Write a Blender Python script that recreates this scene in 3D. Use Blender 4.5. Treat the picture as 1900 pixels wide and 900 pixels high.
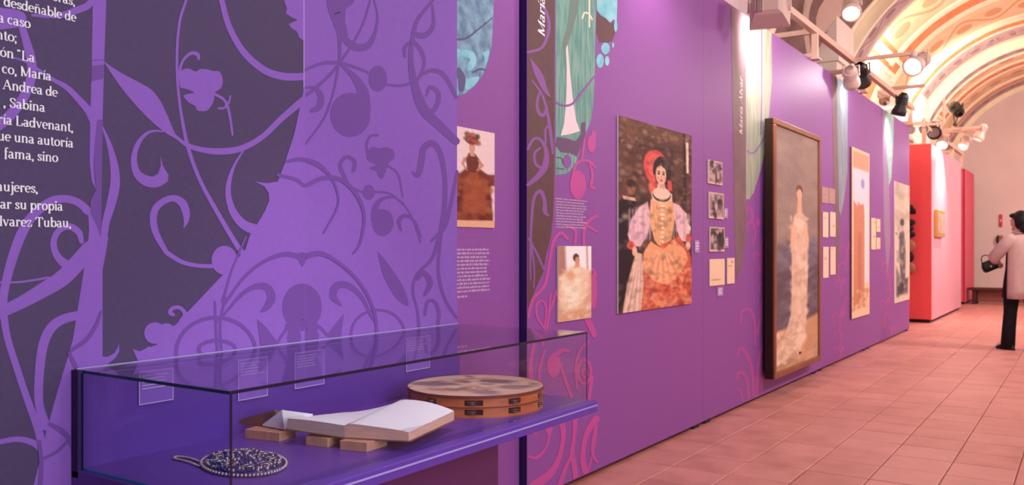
import bpy, bmesh, math, random
import numpy as np
from mathutils import Vector, Matrix
random.seed(7); rng = np.random.default_rng(11)
SC = bpy.context.scene
COL = SC.collection
for o in list(bpy.data.objects): bpy.data.objects.remove(o)
PI = math.pi

# ------------------------------------------------------------------ camera
FPX, HOR, EYE = 1600.0, 460.0, 1.25
TH = math.atan(1070 / 1600)
FW = (-math.sin(TH), math.cos(TH)); RT = (math.cos(TH), math.sin(TH))
cam_d = bpy.data.cameras.new('camera'); cam = bpy.data.objects.new('camera', cam_d); COL.objects.link(cam)
cam.location = (0, 0, EYE); cam.rotation_euler = (PI / 2, 0, TH)
cam_d.sensor_width = 36; cam_d.lens = 36 * FPX / 1900; cam_d.shift_y = (HOR - 450) / 1900
cam_d.clip_start = .05; cam_d.clip_end = 200
cam_d.dof.use_dof = True; cam_d.dof.focus_distance = 3.2; cam_d.dof.aperture_fstop = 5.0
SC.camera = cam
# ------------------------------------------------------------------ world, exposure, main lights
w = bpy.data.worlds.new('world'); SC.world = w; w.use_nodes = True
w.node_tree.nodes['Background'].inputs[0].default_value = (.80, .84, 1, 1)
w.node_tree.nodes['Background'].inputs[1].default_value = 1.0
SC.view_settings.view_transform = 'Standard'; SC.view_settings.look = 'None'
SC.view_settings.gamma = 1; SC.view_settings.use_curve_mapping = False
SC.view_settings.exposure = 0.0

def light(name, kind, loc, energy, color, target=None, **kw):
    d = bpy.data.lights.new(name, kind); d.energy = energy; d.color = color
    for k, v in kw.items(): setattr(d, k, v)
    o = bpy.data.objects.new(name, d); COL.objects.link(o); o.location = loc
    if target is not None:
        o.rotation_euler = (Vector(target) - Vector(loc)).to_track_quat('-Z', 'Y').to_euler()
    return o
WARM = (1, .90, .84); WARM2 = (1, .84, .68); COOL = (.84, .90, 1)
# added cool fill light at an invented, unseen opening beside the camera
light('added_cool_fill', 'AREA', (1.78, .9, 1.9), 106, COOL, target=(-2.25, 1.6, 1.3), shape='RECTANGLE', size=2.0, size_y=2.2)
# unseen fill lights without fixtures, added along the right-hand side
for i, (y, e) in enumerate(((4.6, 72), (8.2, 98), (12.0, 114), (16.0, 128), (20.0, 116))):
    light('added_fill', 'AREA', (1.3, y, 3.7), e, WARM, target=(-1.7, y + 1.2, .8), shape='DISK', size=.7)

# ------------------------------------------------------------------ helpers
def lin(c):
    return tuple((x / 12.92 if x <= .04045 else ((x + .055) / 1.055) ** 2.4) for x in (v / 255 for v in c))

def mat(name, rgb, rough=.7, noise=0.0, scale=8.0, spec=.3, metal=0.0, bump=0.0, rgb2=None, emit=0.0, stretch=None, detail=4):
    m = bpy.data.materials.new(name); m.use_nodes = True
    nt = m.node_tree; b = nt.nodes['Principled BSDF']
    c = lin(rgb) if max(rgb) > 1.0 else rgb
    b.inputs['Base Color'].default_value = (*c, 1); b.inputs['Roughness'].default_value = rough
    b.inputs['Metallic'].default_value = metal; b.inputs['Specular IOR Level'].default_value = spec
    if emit:
        b.inputs['Emission Color'].default_value = (*c, 1); b.inputs['Emission Strength'].default_value = emit
    if noise or rgb2 or bump:
        tc = nt.nodes.new('ShaderNodeTexCoord'); mp = nt.nodes.new('ShaderNodeMapping')
        nt.links.new(tc.outputs['Object'], mp.inputs['Vector'])
        if stretch: mp.inputs['Scale'].default_value = stretch
        n = nt.nodes.new('ShaderNodeTexNoise'); n.inputs['Scale'].default_value = scale; n.inputs['Detail'].default_value = detail
        nt.links.new(mp.outputs[0], n.inputs['Vector'])
        if noise or rgb2:
            r = nt.nodes.new('ShaderNodeValToRGB')
            if rgb2:
                c2 = lin(rgb2) if max(rgb2) > 1.0 else rgb2
                a, z = c, c2
                r.color_ramp.elements[0].position = .38; r.color_ramp.elements[1].position = .62
            else:
                a = tuple(v * (1 - noise) for v in c); z = tuple(min(1, v * (1 + noise)) for v in c)
                r.color_ramp.elements[0].position = .3; r.color_ramp.elements[1].position = .7
            r.color_ramp.elements[0].color = (*a, 1); r.color_ramp.elements[1].color = (*z, 1)
            nt.links.new(n.outputs[0], r.inputs[0]); nt.links.new(r.outputs[0], b.inputs['Base Color'])
        if bump:
            bp = nt.nodes.new('ShaderNodeBump'); bp.inputs['Strength'].default_value = bump; bp.inputs['Distance'].default_value = .01
            nt.links.new(n.outputs[0], bp.inputs['Height']); nt.links.new(bp.outputs[0], b.inputs['Normal'])
    return m

def tag(o, label=None, cat=None, group=None, kind=None):
    if label: o['label'] = label
    if cat: o['category'] = cat
    if group: o['group'] = group
    if kind: o['kind'] = kind
    return o

def empty(name, loc=(0, 0, 0), rz=0):
    o = bpy.data.objects.new(name, None); COL.objects.link(o); o.location = loc; o.rotation_euler = (0, 0, rz)
    o.empty_display_size = .05
    return o

class MB:
    """collects shapes into one mesh"""
    def __init__(s): s.v = []; s.f = []
    def add(s, vs, fs):
        n = len(s.v); s.v += [tuple(p) for p in vs]; s.f += [tuple(i + n for i in q) for q in fs]; return s
    def box(s, x0, x1, y0, y1, z0, z1):
        return s.add([(x0, y0, z0), (x1, y0, z0), (x1, y1, z0), (x0, y1, z0), (x0, y0, z1), (x1, y0, z1), (x1, y1, z1), (x0, y1, z1)],
                     [(0, 3, 2, 1), (4, 5, 6, 7), (0, 1, 5, 4), (1, 2, 6, 5), (2, 3, 7, 6), (3, 0, 4, 7)])
    def cbox(s, x0, x1, y0, y1, z0, z1, c=.003):
        bm = bmesh.new(); bmesh.ops.create_cube(bm, size=1)
        for v in bm.verts: v.co = Vector(((x0 + x1) / 2 + v.co.x * (x1 - x0), (y0 + y1) / 2 + v.co.y * (y1 - y0), (z0 + z1) / 2 + v.co.z * (z1 - z0)))
        bmesh.ops.bevel(bm, geom=bm.edges[:], offset=c, segments=2, affect='EDGES', profile=.5)
        bm.verts.index_update()
        s.add([v.co for v in bm.verts], [[v.index for v in f.verts] for f in bm.faces]); bm.free(); return s
    def tube(s, pts, rad, n=10, caps=True, flat=1.0):
        pts = [Vector(p) for p in pts]
        if not isinstance(rad, (list, tuple)): rad = [rad] * len(pts)
        up = Vector((0, 0, 1)); base = len(s.v); prev = None
        for i, p in enumerate(pts):
            d = (pts[min(i + 1, len(pts) - 1)] - pts[max(i - 1, 0)]).normalized()
            if prev is None:
                a = d.cross(up) if abs(d.dot(up)) < .95 else d.cross(Vector((1, 0, 0)))
            else:
                a = prev - d * prev.dot(d)
            a.normalize(); prev = a.copy(); b = d.cross(a)
            for k in range(n):
                t = 2 * PI * k / n
                s.v.append(tuple(p + a * math.cos(t) * rad[i] + b * math.sin(t) * rad[i] * flat))
        for i in range(len(pts) - 1):
            for k in range(n):
                q = base + i * n
                s.f.append((q + k, q + (k + 1) % n, q + n + (k + 1) % n, q + n + k))
        if caps:
            s.f.append(tuple(base + k for k in reversed(range(n))))
            s.f.append(tuple(base + (len(pts) - 1) * n + k for k in range(n)))
        return s
    def loft(s, rings, caps=True):
        base = len(s.v); n = len(rings[0])
        for r in rings: s.v += [tuple(p) for p in r]
        for i in range(len(rings) - 1):
            for k in range(n):
                q = base + i * n
                s.f.append((q + k, q + (k + 1) % n, q + n + (k + 1) % n, q + n + k))
        if caps:
            s.f.append(tuple(base + k for k in reversed(range(n)))); s.f.append(tuple(base + (len(rings) - 1) * n + k for k in range(n)))
        return s
    def sphere(s, c, r, nu=10, nv=7):
        rings = []
        if not isinstance(r, (list, tuple)): r = (r, r, r)
        for j in range(nv + 1):
            ph = -PI / 2 + PI * (j + .02) / (nv + .04)
            rings.append([(c[0] + r[0] * math.cos(ph) * math.cos(2 * PI * k / nu), c[1] + r[1] * math.cos(ph) * math.sin(2 * PI * k / nu), c[2] + r[2] * math.sin(ph)) for k in range(nu)])
        return s.loft(rings)
    def build(s, name, m, parent=None, smooth=False, loc=None):
        me = bpy.data.meshes.new(name); me.from_pydata(s.v, [], s.f); me.update()
        if smooth:
            me.polygons.foreach_set('use_smooth', [True] * len(me.polygons))
        if m: me.materials.append(m)
        o = bpy.data.objects.new(name, me); COL.objects.link(o)
        if parent: o.parent = parent
        if loc is not None: o.location = loc
        return o

# photograph bearings turned into places: on the plane x = X, or on the level z = Z
def onX(px, py, X):
    t = (px - 950) / FPX; dx = FW[0] + RT[0] * t; dy = FW[1] + RT[1] * t; s = X / dx
    return Vector((X, dy * s, EYE - (py - HOR) / FPX * s))
def onZ(px, py, Z):
    t = (px - 950) / FPX; s = (EYE - Z) * FPX / (py - HOR)
    return Vector(((FW[0] + RT[0] * t) * s, (FW[1] + RT[1] * t) * s, Z))
def onY(px, py, Y):
    t = (px - 950) / FPX; s = Y / (FW[1] + RT[1] * t)
    return Vector(((FW[0] + RT[0] * t) * s, Y, EYE - (py - HOR) / FPX * s))

# ------------------------------------------------------------------ the setting
WX = -2.25                     # face of the exhibition panels
WL, WR = -3.08, 1.88           # building walls
VC, VZ, VR = -.60, 2.80, 2.48  # vault: centre line, springing height, radius
Y0, Y1 = -4.0, 24.2
plaster = mat('plaster', (232, 214, 206), .85, noise=.06, scale=2.5, bump=.1)
lilac_plaster = mat('lilac_plaster', (205, 178, 186), .85, noise=.08, scale=3, bump=.1)
cream = mat('cream_moulding', (244, 228, 200), .7, noise=.05, scale=5)
ochre = mat('ochre_fresco', (230, 192, 156), .8, noise=.08, scale=3)
orange_p = mat('orange_fresco', (216, 136, 92), .8, noise=.25, scale=6)
greyfres = mat('grey_fresco', (186, 160, 160), .8, noise=.08, scale=4)
brownfres = mat('brown_fresco', (128, 98, 94), .8, noise=.15, scale=3)
peach_p = mat('peach_plaster', (242, 222, 200), .85, noise=.08, scale=2)
endwall = mat('end_wall_plaster', (220, 198, 194), .85, noise=.04, scale=1.5)
grout = mat('floor_grout', (150, 92, 80), .9, noise=.2, scale=30)

tag(MB().box(WL - .3, WR + .3, Y0 - .3, Y1 + .3, -.25, -.012).build('floor', grout), kind='structure')
floor = bpy.data.objects['floor']

def terracotta():
    m = bpy.data.materials.new('terracotta'); m.use_nodes = True; nt = m.node_tree; b = nt.nodes['Principled BSDF']
    oi = nt.nodes.new('ShaderNodeObjectInfo'); tc = nt.nodes.new('ShaderNodeTexCoord')
    geo = nt.nodes.new('ShaderNodeNewGeometry')
    n = nt.nodes.new('ShaderNodeTexNoise'); n.inputs['Scale'].default_value = 5; n.inputs['Detail'].default_value = 6
    nt.links.new(geo.outputs['Position'], n.inputs['Vector'])
    wn = nt.nodes.new('ShaderNodeTexWhiteNoise'); wn.noise_dimensions = '3D'
    sn = nt.nodes.new('ShaderNodeVectorMath'); sn.operation = 'SNAP'; sn.inputs[1].default_value = (.33, .33, 10)
    nt.links.new(geo.outputs['Position'], sn.inputs[0]); nt.links.new(sn.outputs[0], wn.inputs[0])
    mx = nt.nodes.new('ShaderNodeMath'); mx.operation = 'MULTIPLY_ADD'; mx.inputs[1].default_value = .22
    nt.links.new(wn.outputs['Value'], mx.inputs[0]); nt.links.new(n.outputs[0], mx.inputs[2])
    r = nt.nodes.new('ShaderNodeValToRGB'); e = r.color_ramp.elements
    e[0].position = .3; e[0].color = (.44, .16, .128, 1); e[1].position = 1.0; e[1].color = (.66, .285, .25, 1)
    x = e.new(.62); x.color = (.56, .222, .188, 1)
    nt.links.new(mx.outputs[0], r.inputs[0]); nt.links.new(r.outputs[0], b.inputs['Base Color'])
    rr = nt.nodes.new('ShaderNodeMapRange'); rr.inputs[3].default_value = .32; rr.inputs[4].default_value = .62
    nt.links.new(n.outputs[0], rr.inputs[0]); nt.links.new(rr.outputs[0], b.inputs['Roughness'])
    b.inputs['Specular IOR Level'].default_value = .35
    bp = nt.nodes.new('ShaderNodeBump'); bp.inputs['Strength'].default_value = .12; bp.inputs['Distance'].default_value = .01
    nt.links.new(n.outputs[0], bp.inputs['Height']); nt.links.new(bp.outputs[0], b.inputs['Normal'])
    return m
TILE = .33; terra = terracotta()
tm = MB(); h = TILE / 2 - .0025
tm.add([(-h, -h, -.012), (h, -h, -.012), (h, h, -.012), (-h, h, -.012), (-h, -h, -.003), (h, -h, -.003), (h, h, -.003), (-h, h, -.003),
        (-h + .005, -h + .005, 0), (h - .005, -h + .005, 0), (h - .005, h - .005, 0), (-h + .005, h - .005, 0)],
       [(0, 1, 5, 4), (1, 2, 6, 5), (2, 3, 7, 6), (3, 0, 4, 7), (4, 5, 9, 8), (5, 6, 10, 9), (6, 7, 11, 10), (7, 4, 8, 11), (8, 9, 10, 11)])
spots = []
ix0 = math.floor(WL / TILE); ix1 = math.ceil(WR / TILE)
for iy in range(math.floor(Y0 / TILE), math.ceil(Y1 / TILE)):
    for ix in range(ix0, ix1):
        spots.append(((ix + .5) * TILE, (iy + .5) * TILE))
def seen(x, y):
    s = x * FW[0] + y * FW[1]
    if s < .5: return 0
    px = 950 + FPX * (x * RT[0] + y * RT[1]) / s; py = HOR + FPX * EYE / s
    return 1 / s ** 2 if (-40 < px < 1960 and py < 960 and x > WX - .12) else 0
spots.sort(key=lambda p: -seen(*p))
tile0 = None; rest = MB()
for i, (x, y) in enumerate(spots):
    dz = random.uniform(-.0012, .0012)
    if i < 300:
        if tile0 is None: o = tile0 = tm.build('tile', terra, floor)
        else: o = tile0.copy(); COL.objects.link(o); o.parent = floor
        o.location = (x, y, dz)
    else:
        rest.add([(a + x, b + y, c + dz) for a, b, c in tm.v], tm.f)
tag(rest.build('paving', terra, floor), kind='stuff')

def wall(name, m, *b): return tag(MB().box(*b).build(name, m), kind='structure')
wall_left = wall('wall_left', lilac_plaster, WL - .3, WL, Y0, Y1, -.01, VZ + .02)
wall_right = MB()
for b in ((WR, WR + .3, Y0, -.3, -.01, VZ), (WR, WR + .3, 2.1, Y1, -.01, VZ), (WR, WR + .3, -.3, 2.1, -.01, .7)): wall_right.box(*b)
tag(wall_right.build('wall_right', plaster), kind='structure')
wn = tag(MB().box(WR + .1, WR + .14, -.3, 2.1, .7, .76).box(WR + .1, WR + .14, -.3, 2.1, VZ - .06, VZ).box(WR + .1, WR + .14, -.3, -.24, .76, VZ - .06)
    .box(WR + .1, WR + .14, 2.04, 2.1, .76, VZ - .06).box(WR + .1, WR + .14, .87, .93, .76, VZ - .06).build('added_window_1', cream), kind='structure')  # invented opening, out of view, made to go with the added cool light
wall('wall_front', plaster, WL - .3, WR + .3, Y0 - .3, Y0, -.01, VZ + VR + .3)
# end wall with its lunette
wb = tag(MB().box(WL - .3, WR + .3, Y1, Y1 + .3, -.01, VZ + VR + .3).build('wall_back', endwall), kind='structure')

def arc_strip(mb, ya, yb, r0, r1, a0, a1, n=48):
    """solid strip under the vault from angle a0 to a1 (degrees from the left springing), between radii r0 < r1"""
    rings = []
    for i in range(n + 1):
        a = math.radians(180 - (a0 + (a1 - a0) * i / n)); c, s_ = math.cos(a), math.sin(a)
        rings.append([(VC + r0 * c, ya, VZ + r0 * s_), (VC + r0 * c, yb, VZ + r0 * s_), (VC + r1 * c, yb, VZ + r1 * s_), (VC + r1 * c, ya, VZ + r1 * s_)])
    return mb.loft(rings)
ceil = tag(arc_strip(MB(), Y0 - .3, Y1 + .3, VR, VR + .25, -2, 182, 72).build('ceiling', lilac_plaster, smooth=False), kind='structure')
def strip(name, m, ya, yb, d, a0, a1, n=40, back=0.0):
    return arc_strip(MB(), ya, yb, VR - d, VR - back + .02, a0, a1, n).build(name, m, ceil)
RIBS = ((0.3, .5), (6.2, .5), (12.3, .55), (19.0, .55))
for y, wd in RIBS:
    strip('rib', greyfres, y, y + wd, .16, 0, 180, 48)
    for yy in (y - .05, y + wd - .03):
        strip('rib_moulding', cream, yy, yy + .08, .19, 0, 180, 48)
strip('plaster_field', lilac_plaster, 6.7, 12.3, .010, 0, 180, 48)
strip('ornament_band', brownfres, 9.6, 12.15, .018, 0, 60); strip('ornament_band', brownfres, 9.6, 12.15, .018, 120, 180)
for yy in (9.45, 12.1): strip('painted_border', cream, yy, yy + .14, .03, 0, 180)
for ya, yb in ((12.85, 19.0), (19.55, 24.2)):
    L = yb - ya
    strip('plaster_field', peach_p, ya, yb, .010, 0, 180, 48)
    f = lambda t: ya + L * t
    strip('ornament_band', ochre, f(.08), f(.30), .018, 38, 142)
    strip('painted_border', cream, f(.31), f(.345), .030, 34, 146)
    strip('painted_border', orange_p, f(.345), f(.42), .022, 34, 146)
    strip('painted_border', cream, f(.42), f(.45), .030, 30, 150)
    strip('ornament_band', ochre, f(.47), f(.68), .018, 26, 154)
    strip('painted_border', cream, f(.69), f(.74), .032, 22, 158)
    strip('painted_border', orange_p, f(.76), f(.80), .022, 24, 156)
    strip('ornament_band', greyfres, f(.83), f(.95), .018, 0, 180)
    for a in (31, 36):
        for aa in (a, 180 - a - 2):
            strip('painted_border', cream, f(.08), f(.44), .031, aa, aa + 1.6, 3)
            strip('painted_border', orange_p, f(.08), f(.44), .023, aa + 1.6, aa + 3.2, 3)
    # framed oblong beside the border, low on the vault
    for aa in (14, 164):
        strip('ornament_band', orange_p, f(.18), f(.30), .020, aa - 4, aa + 13, 6)
vine = mat('brown_vine_fresco', (204, 156, 122), .8)
def vine_band(ya, yb, a0, a1, d, k, m=vine):
    n = int((a1 - a0) * 1.6); mid = (ya + yb) / 2; A_ = (yb - ya) * .30; wv = (yb - ya) * .055; mb = MB(); row = []
    def P(a, y): q = math.radians(180 - a); return (VC + (VR - d) * math.cos(q), y, VZ + (VR - d) * math.sin(q))
    for i in range(n + 1):
        a = a0 + (a1 - a0) * i / n; y = mid + A_ * math.sin(k * math.radians(a)); mb.v += [P(a, y - wv), P(a, y + wv)]
        if i: mb.f.append((2 * i - 2, 2 * i - 1, 2 * i + 1, 2 * i))
    nb = int(k * math.radians(a1 - a0) / PI)
    for j in range(nb + 1):
        ac = (PI * (j + .5) / k); ac = math.degrees(ac) + math.floor(math.radians(a0) * k / PI) * math.degrees(PI / k)
        if not a0 + 2 < ac < a1 - 2: continue
        sg = 1 if math.sin(k * math.radians(ac)) > 0 else -1; da = math.degrees(PI / k) * .28
        b = len(mb.v); mb.v += [P(ac + da * math.cos(t_), mid - sg * A_ * .25 + A_ * .62 * math.sin(t_)) for t_ in [2 * PI * q / 14 for q in range(14)]]; mb.f.append(tuple(range(b, b + 14)))
    mb.build('vine_scroll', m, ceil)
for ya, yb in ((12.85, 19.0), (19.55, 24.2)):
    L = yb - ya
    vine_band(ya + L * .09, ya + L * .29, 42, 138, .0195, 14); vine_band(ya + L * .48, ya + L * .67, 30, 150, .0195, 16); vine_band(ya + L * .84, ya + L * .94, 4, 176, .0195, 22, mat('grey_vine_fresco', (150, 124, 128), .8))
for y, wd in RIBS: vine_band(y + .06, y + wd - .06, 4, 176, .1615, 22, bpy.data.materials['grey_vine_fresco'])
vine_band(9.7, 12.0, 4, 58, .0195, 8, mat('pale_vine_fresco', (196, 166, 156), .8))
for y, wd in RIBS:
    MB().box(WL, -2.64, y - 1.0, y + .02, 0, 5.0).box(WL, -2.60, y - 1.06, y + .06, 3.60, 3.72).build('pilaster', plaster, wall_left)
# lunette mouldings on the end wall
arc_strip(MB(), Y1 - .06, Y1 + .02, VR - .12, VR + .02, 0, 180).build('lunette_moulding', cream, wb)

# ------------------------------------------------------------------ printing on the panels
def spline(pts, n=7):
    P = [np.array(p, float) for p in pts]
    if len(P) == 2: P = [P[0], (P[0] + P[1]) / 2, P[1]]
    out = []
    for i in range(len(P) - 1):
        p0 = P[max(i - 1, 0)]; p1 = P[i]; p2 = P[i + 1]; p3 = P[min(i + 2, len(P) - 1)]
        for k in range(n):
            t = k / n
            out.append(.5 * (2 * p1 + (p2 - p0) * t + (2 * p0 - 5 * p1 + 4 * p2 - p3) * t * t + (3 * p1 - p0 - 3 * p2 + p3) * t ** 3))
    out.append(P[-1]); return out
TH0 = .0006; NF = [0]
def film(name, poly2, faces, m, parent, lvl, X=WX, climb=0):
    """a thin printed film on the panel: 2-D outline in the photograph's bearings, laid on the plane x = X"""
    NF[0] += 1; xx = X + TH0 * lvl + (NF[0] % 60) * 8e-6
    vs = [onX(p[0], p[1], X) for p in poly2]
    for v in vs: v.z = min(max(v.z, .033), 3.090)
    vs = [(xx + i * .4e-6 * climb, v.y, v.z) for i, v in enumerate(vs)]
    return MB().add(vs, faces).build(name, m, parent)
def stroke(name, pts, m, parent, lvl=1, X=WX):
    q = spline(pts); out = []; fs = []
    for i, p in enumerate(q):
        d = q[min(i + 1, len(q) - 1)][:2] - q[max(i - 1, 0)][:2]; d = d / (np.hypot(*d) + 1e-9)
        n = np.array([-d[1], d[0]]) * max(p[2], .8) / 2
        out += [p[:2] + n, p[:2] - n]
        if i: fs.append((2 * i - 2, 2 * i - 1, 2 * i + 1, 2 * i))
    for end, sgn in ((0, -1), (len(q) - 1, 1)):           # rounded ends
        p = q[end]; d = q[min(end + 1, len(q) - 1)][:2] - q[max(end - 1, 0)][:2]; a = math.atan2(d[1], d[0]); r = max(p[2], .8) / 2
        b = len(out); k = 6
        for j in range(k + 1):
            t = a - PI / 2 + PI * j / k if sgn > 0 else a + PI / 2 + PI * j / k
            out.append(p[:2] + r * np.array([math.cos(t), math.sin(t)]))
        fs.append(tuple(range(b, b + k + 1)))
    return film(name, out, fs, m, parent, lvl, X, 1)
def poly(name, pts, m, parent, lvl=1, X=WX, smooth=0):
    if smooth: pts = [p[:2] for p in spline([(*p, 0) for p in pts] + [(*pts[0], 0)], smooth)][:-1]
    if parent is SPLIT[1] and parent is not None and min(p[0] for p in pts) < 565 < max(p[0] for p in pts):
        A_, B_ = halves(list(pts)); film(name, A_, [tuple(range(len(A_)))], m, SPLIT[0], 3, X); return film(name, B_, [tuple(range(len(B_)))], m, parent, 1, X)
    return film(name, pts, [tuple(range(len(pts)))], m, parent, lvl, X)
SPLIT = [None, None]
def halves(pts, x=565.3):
    def clip(P_, keep):
        out = []
        for a, b in zip(P_, P_[1:] + P_[:1]):
            ia, ib = keep(a[0]), keep(b[0])
            if ia: out.append(tuple(a[:2]))
            if ia != ib: t = (x - a[0]) / (b[0] - a[0]); out.append((x, a[1] + t * (b[1] - a[1])))
        return out
    return clip(pts, lambda v: v <= x), clip(pts, lambda v: v > x)
def oval(name, cx, cy, rx, ry, m, parent, lvl=1, X=WX, n=28):
    return poly(name, [(cx + rx * math.cos(2 * PI * k / n), cy + ry * math.sin(2 * PI * k / n)) for k in range(n)], m, parent, lvl, X)
def ring(name, cx, cy, rx, ry, wd, m, parent, lvl=1, X=WX, n=40):
    o, fs = [], []
    for k in range(n):
        c, s_ = math.cos(2 * PI * k / n), math.sin(2 * PI * k / n)
        o += [(cx + (rx + wd / 2) * c, cy + (ry + wd / 2) * s_), (cx + (rx - wd / 2) * c, cy + (ry - wd / 2) * s_)]
        j = (k + 1) % n; fs.append((2 * k, 2 * k + 1, 2 * j + 1, 2 * j))
    return film(name, o, fs, m, parent, lvl, X)

violet = mat('violet_board', (.230, .100, .47), .55, noise=.03, scale=40, spec=.25)
purple = mat('purple_board', (.255, .076, .33), .5, noise=.03, scale=40, spec=.3)
slate = mat('slate_print', (.070, .046, .122), .55, noise=.06, scale=60, spec=.25)
vprint = mat('violet_print', (.240, .103, .485), .55, noise=.03, scale=40, spec=.25)
midprint = mat('muted_violet_print', (.150, .062, .31), .55, spec=.25)
pinkprint = mat('magenta_print', (.50, .075, .31), .5, spec=.3)
pinkfaint = mat('faint_magenta_print', (.385, .075, .32), .5, spec=.3)
brownprint = mat('brown_print', (.115, .052, .058), .5, spec=.3, noise=.08, scale=30)
lilacprint = mat('lilac_print', (.25, .085, .34), .5, spec=.3)
whiteprint = mat('white_print', (.86, .85, .88), .6, spec=.2)
greyprint = mat('pale_lilac_print', (.66, .5, .66), .6, spec=.2)
tealprint = mat('teal_print', (.09, .27, .24), .5, rgb2=(.22, .40, .34), scale=3.0, stretch=(1, 22, 2.2), detail=8)
tealpale = mat('pale_green_print', (.26, .30, .24), .5, rgb2=(.42, .42, .33), scale=3.0, stretch=(1, 14, 1.5), detail=8)
tealblue = mat('blue_green_print', (.17, .28, .36), .5, rgb2=(.33, .35, .42), scale=3.0, stretch=(1, 10, 1.5), detail=8)
cyanprint = mat('cyan_print', (.15, .48, .60), .5, rgb2=(.28, .62, .68), scale=12)
bluegrey = mat('blue_grey_print', (.11, .20, .33), .5, rgb2=(.22, .40, .50), scale=18, detail=8)
darkside = mat('navy_edge_shade', (.030, .010, .095), .6)  # navy of the case channel; on panel sides it stands in for shade
footmat = mat('dark_foot', (.02, .012, .03), .7)

PT, PB = 3.092, .030
def panel(y0, y1, label, m, X=WX, edge=True, zt=PT, thick=.055):
    e = empty('display_panel', (X - thick / 2, (y0 + y1) / 2, 0)); tag(e, label, 'panel', 'purple exhibition panels')
    e.matrix_world = Matrix.Translation((0, 0, 0))
    e.location = (0, 0, 0)
    MB().box(X - thick, X, y0, y1 - (.004 if y1 < 3 else .012), PB, zt).build('board', m, e)
    for yy in (y0 + .06, y1 - .16):
        MB().box(X - thick * .9, X - .012, yy, yy + .10, 0, PB).build('foot', footmat, e)
    if edge: MB().box(X - thick, X - .0005, y0 - .003, y0, PB, zt).build('edge_shade', darkside, e)  # side face lying in shadow, its shade put into the colour
    return e
b190, b565, b848, b978, b1306, b1521, b1611, b1689 = 1.342, 2.076, 2.945, 3.495, 5.792, 8.936, 11.234, 14.236
P1 = panel(-.9, b565, 'violet panel printed with slate ground, scrolling stems and white Spanish text', slate, edge=False)
P2 = panel(b565, b848, 'plain violet panel with muted scroll print behind the glass case', violet, edge=False)
XR = WX - .038
P3 = panel(b848 - .10, b978, 'narrow recessed purple panel with a blue print and a small text block', purple, X=XR, edge=False)
P4 = panel(b978, b1306, 'purple panel carrying the large portrait of the seated woman, teal print at its left', purple)
P5 = panel(b1306, b1521, 'purple panel with three small photographs and the big wood framed painting', purple, X=WX - .004)
P6 = panel(b1521, b1611, 'purple panel with six small cards and a tall pale poster', purple, X=WX - .008)
P7 = panel(b1611, b1689, 'last purple panel before the red partition, with a tall black and white photograph', purple, X=WX - .012)

# --- panel 1 : violet shapes on the slate ground
def S(pts, m=vprint, parent=P1, lvl=1, X=WX, name='scroll'): return stroke(name, pts, m, parent, lvl, X)
# trunk and large violet field
poly('stem', [(172, -60), (199, -60), (197, 0), (193, 115), (190, 225), (167, 225), (170, 115), (172, 0)], vprint, P1)
poly('stem_midtone', [(170.5, 122), (192.5, 120), (191, 146), (169.5, 151)], midprint, P1, 2)  # darker overlap in the stem's print, a tone of the print itself
S([(170, 113, 2), (182, 111, 2), (193, 112, 2)], midprint, lvl=2)
poly('stem', [(167, 222), (180, 222), (177, 260), (173, 300), (175, 330), (178, 352), (170, 336), (166, 300)], vprint, P1)
poly('stem_midtone', [(180, 222), (190, 222), (189, 300), (188, 370), (187, 440), (180, 420), (168, 395), (167, 372), (178, 352), (173, 300)], midprint, P1, 2)
S([(190, 236, 3), (203, 270, 9), (212, 310, 15), (213, 343, 18), (206, 378, 17), (196, 414, 14), (192, 450, 12)])
poly('trunk', [(163, 385), (172, 392), (182, 425), (187, 440), (201, 440), (196, 470), (190, 500), (190, 662), (200, 662), (212, 655), (220, 640), (218, 656), (208, 668), (190, 685), (190, 720), (160, 720), (160, 960), (60, 960), (70, 900), (84, 850), (84, 805), (92, 778),
    (108, 720), (125, 665), (135, 629), (146, 560), (153, 517), (160, 470), (165, 430)], vprint, P1)
poly('field', [(566, 150), (557, 195), (545, 250), (527, 305), (515, 337), (495, 340), (472, 337), (490, 346), (498, 358), (499, 372), (492, 390), (477, 415), (466, 431), (462, 440), (455, 463), (440, 480), (425, 500), (409, 514), (373, 552), (327, 601),
    (300, 622), (290, 640), (272, 646), (258, 652), (245, 647), (252, 660), (262, 668), (200, 690), (186, 720), (186, 960), (566, 960)], vprint, P1, 2)
oval('bud', 416, 483, 24, 27, vprint, P1, 2); oval('bud', 287, 618, 20, 20, vprint, P1, 2); oval('bud', 308, 617, 18, 17, vprint, P1, 2)
S([(336, 596, 9), (343, 583, 8), (333, 571, 7), (320, 572, 7), (315, 580, 8), (321, 584, 6)], lvl=2)
poly('spike', [(192, 668), (208, 660), (216, 650), (220, 637), (221, 652), (214, 664), (204, 672)], vprint, P1, 2)
poly('spike', [(245, 646), (251, 655), (262, 652), (276, 642), (279, 655), (275, 672), (258, 676), (252, 662)], vprint, P1, 2)
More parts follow.
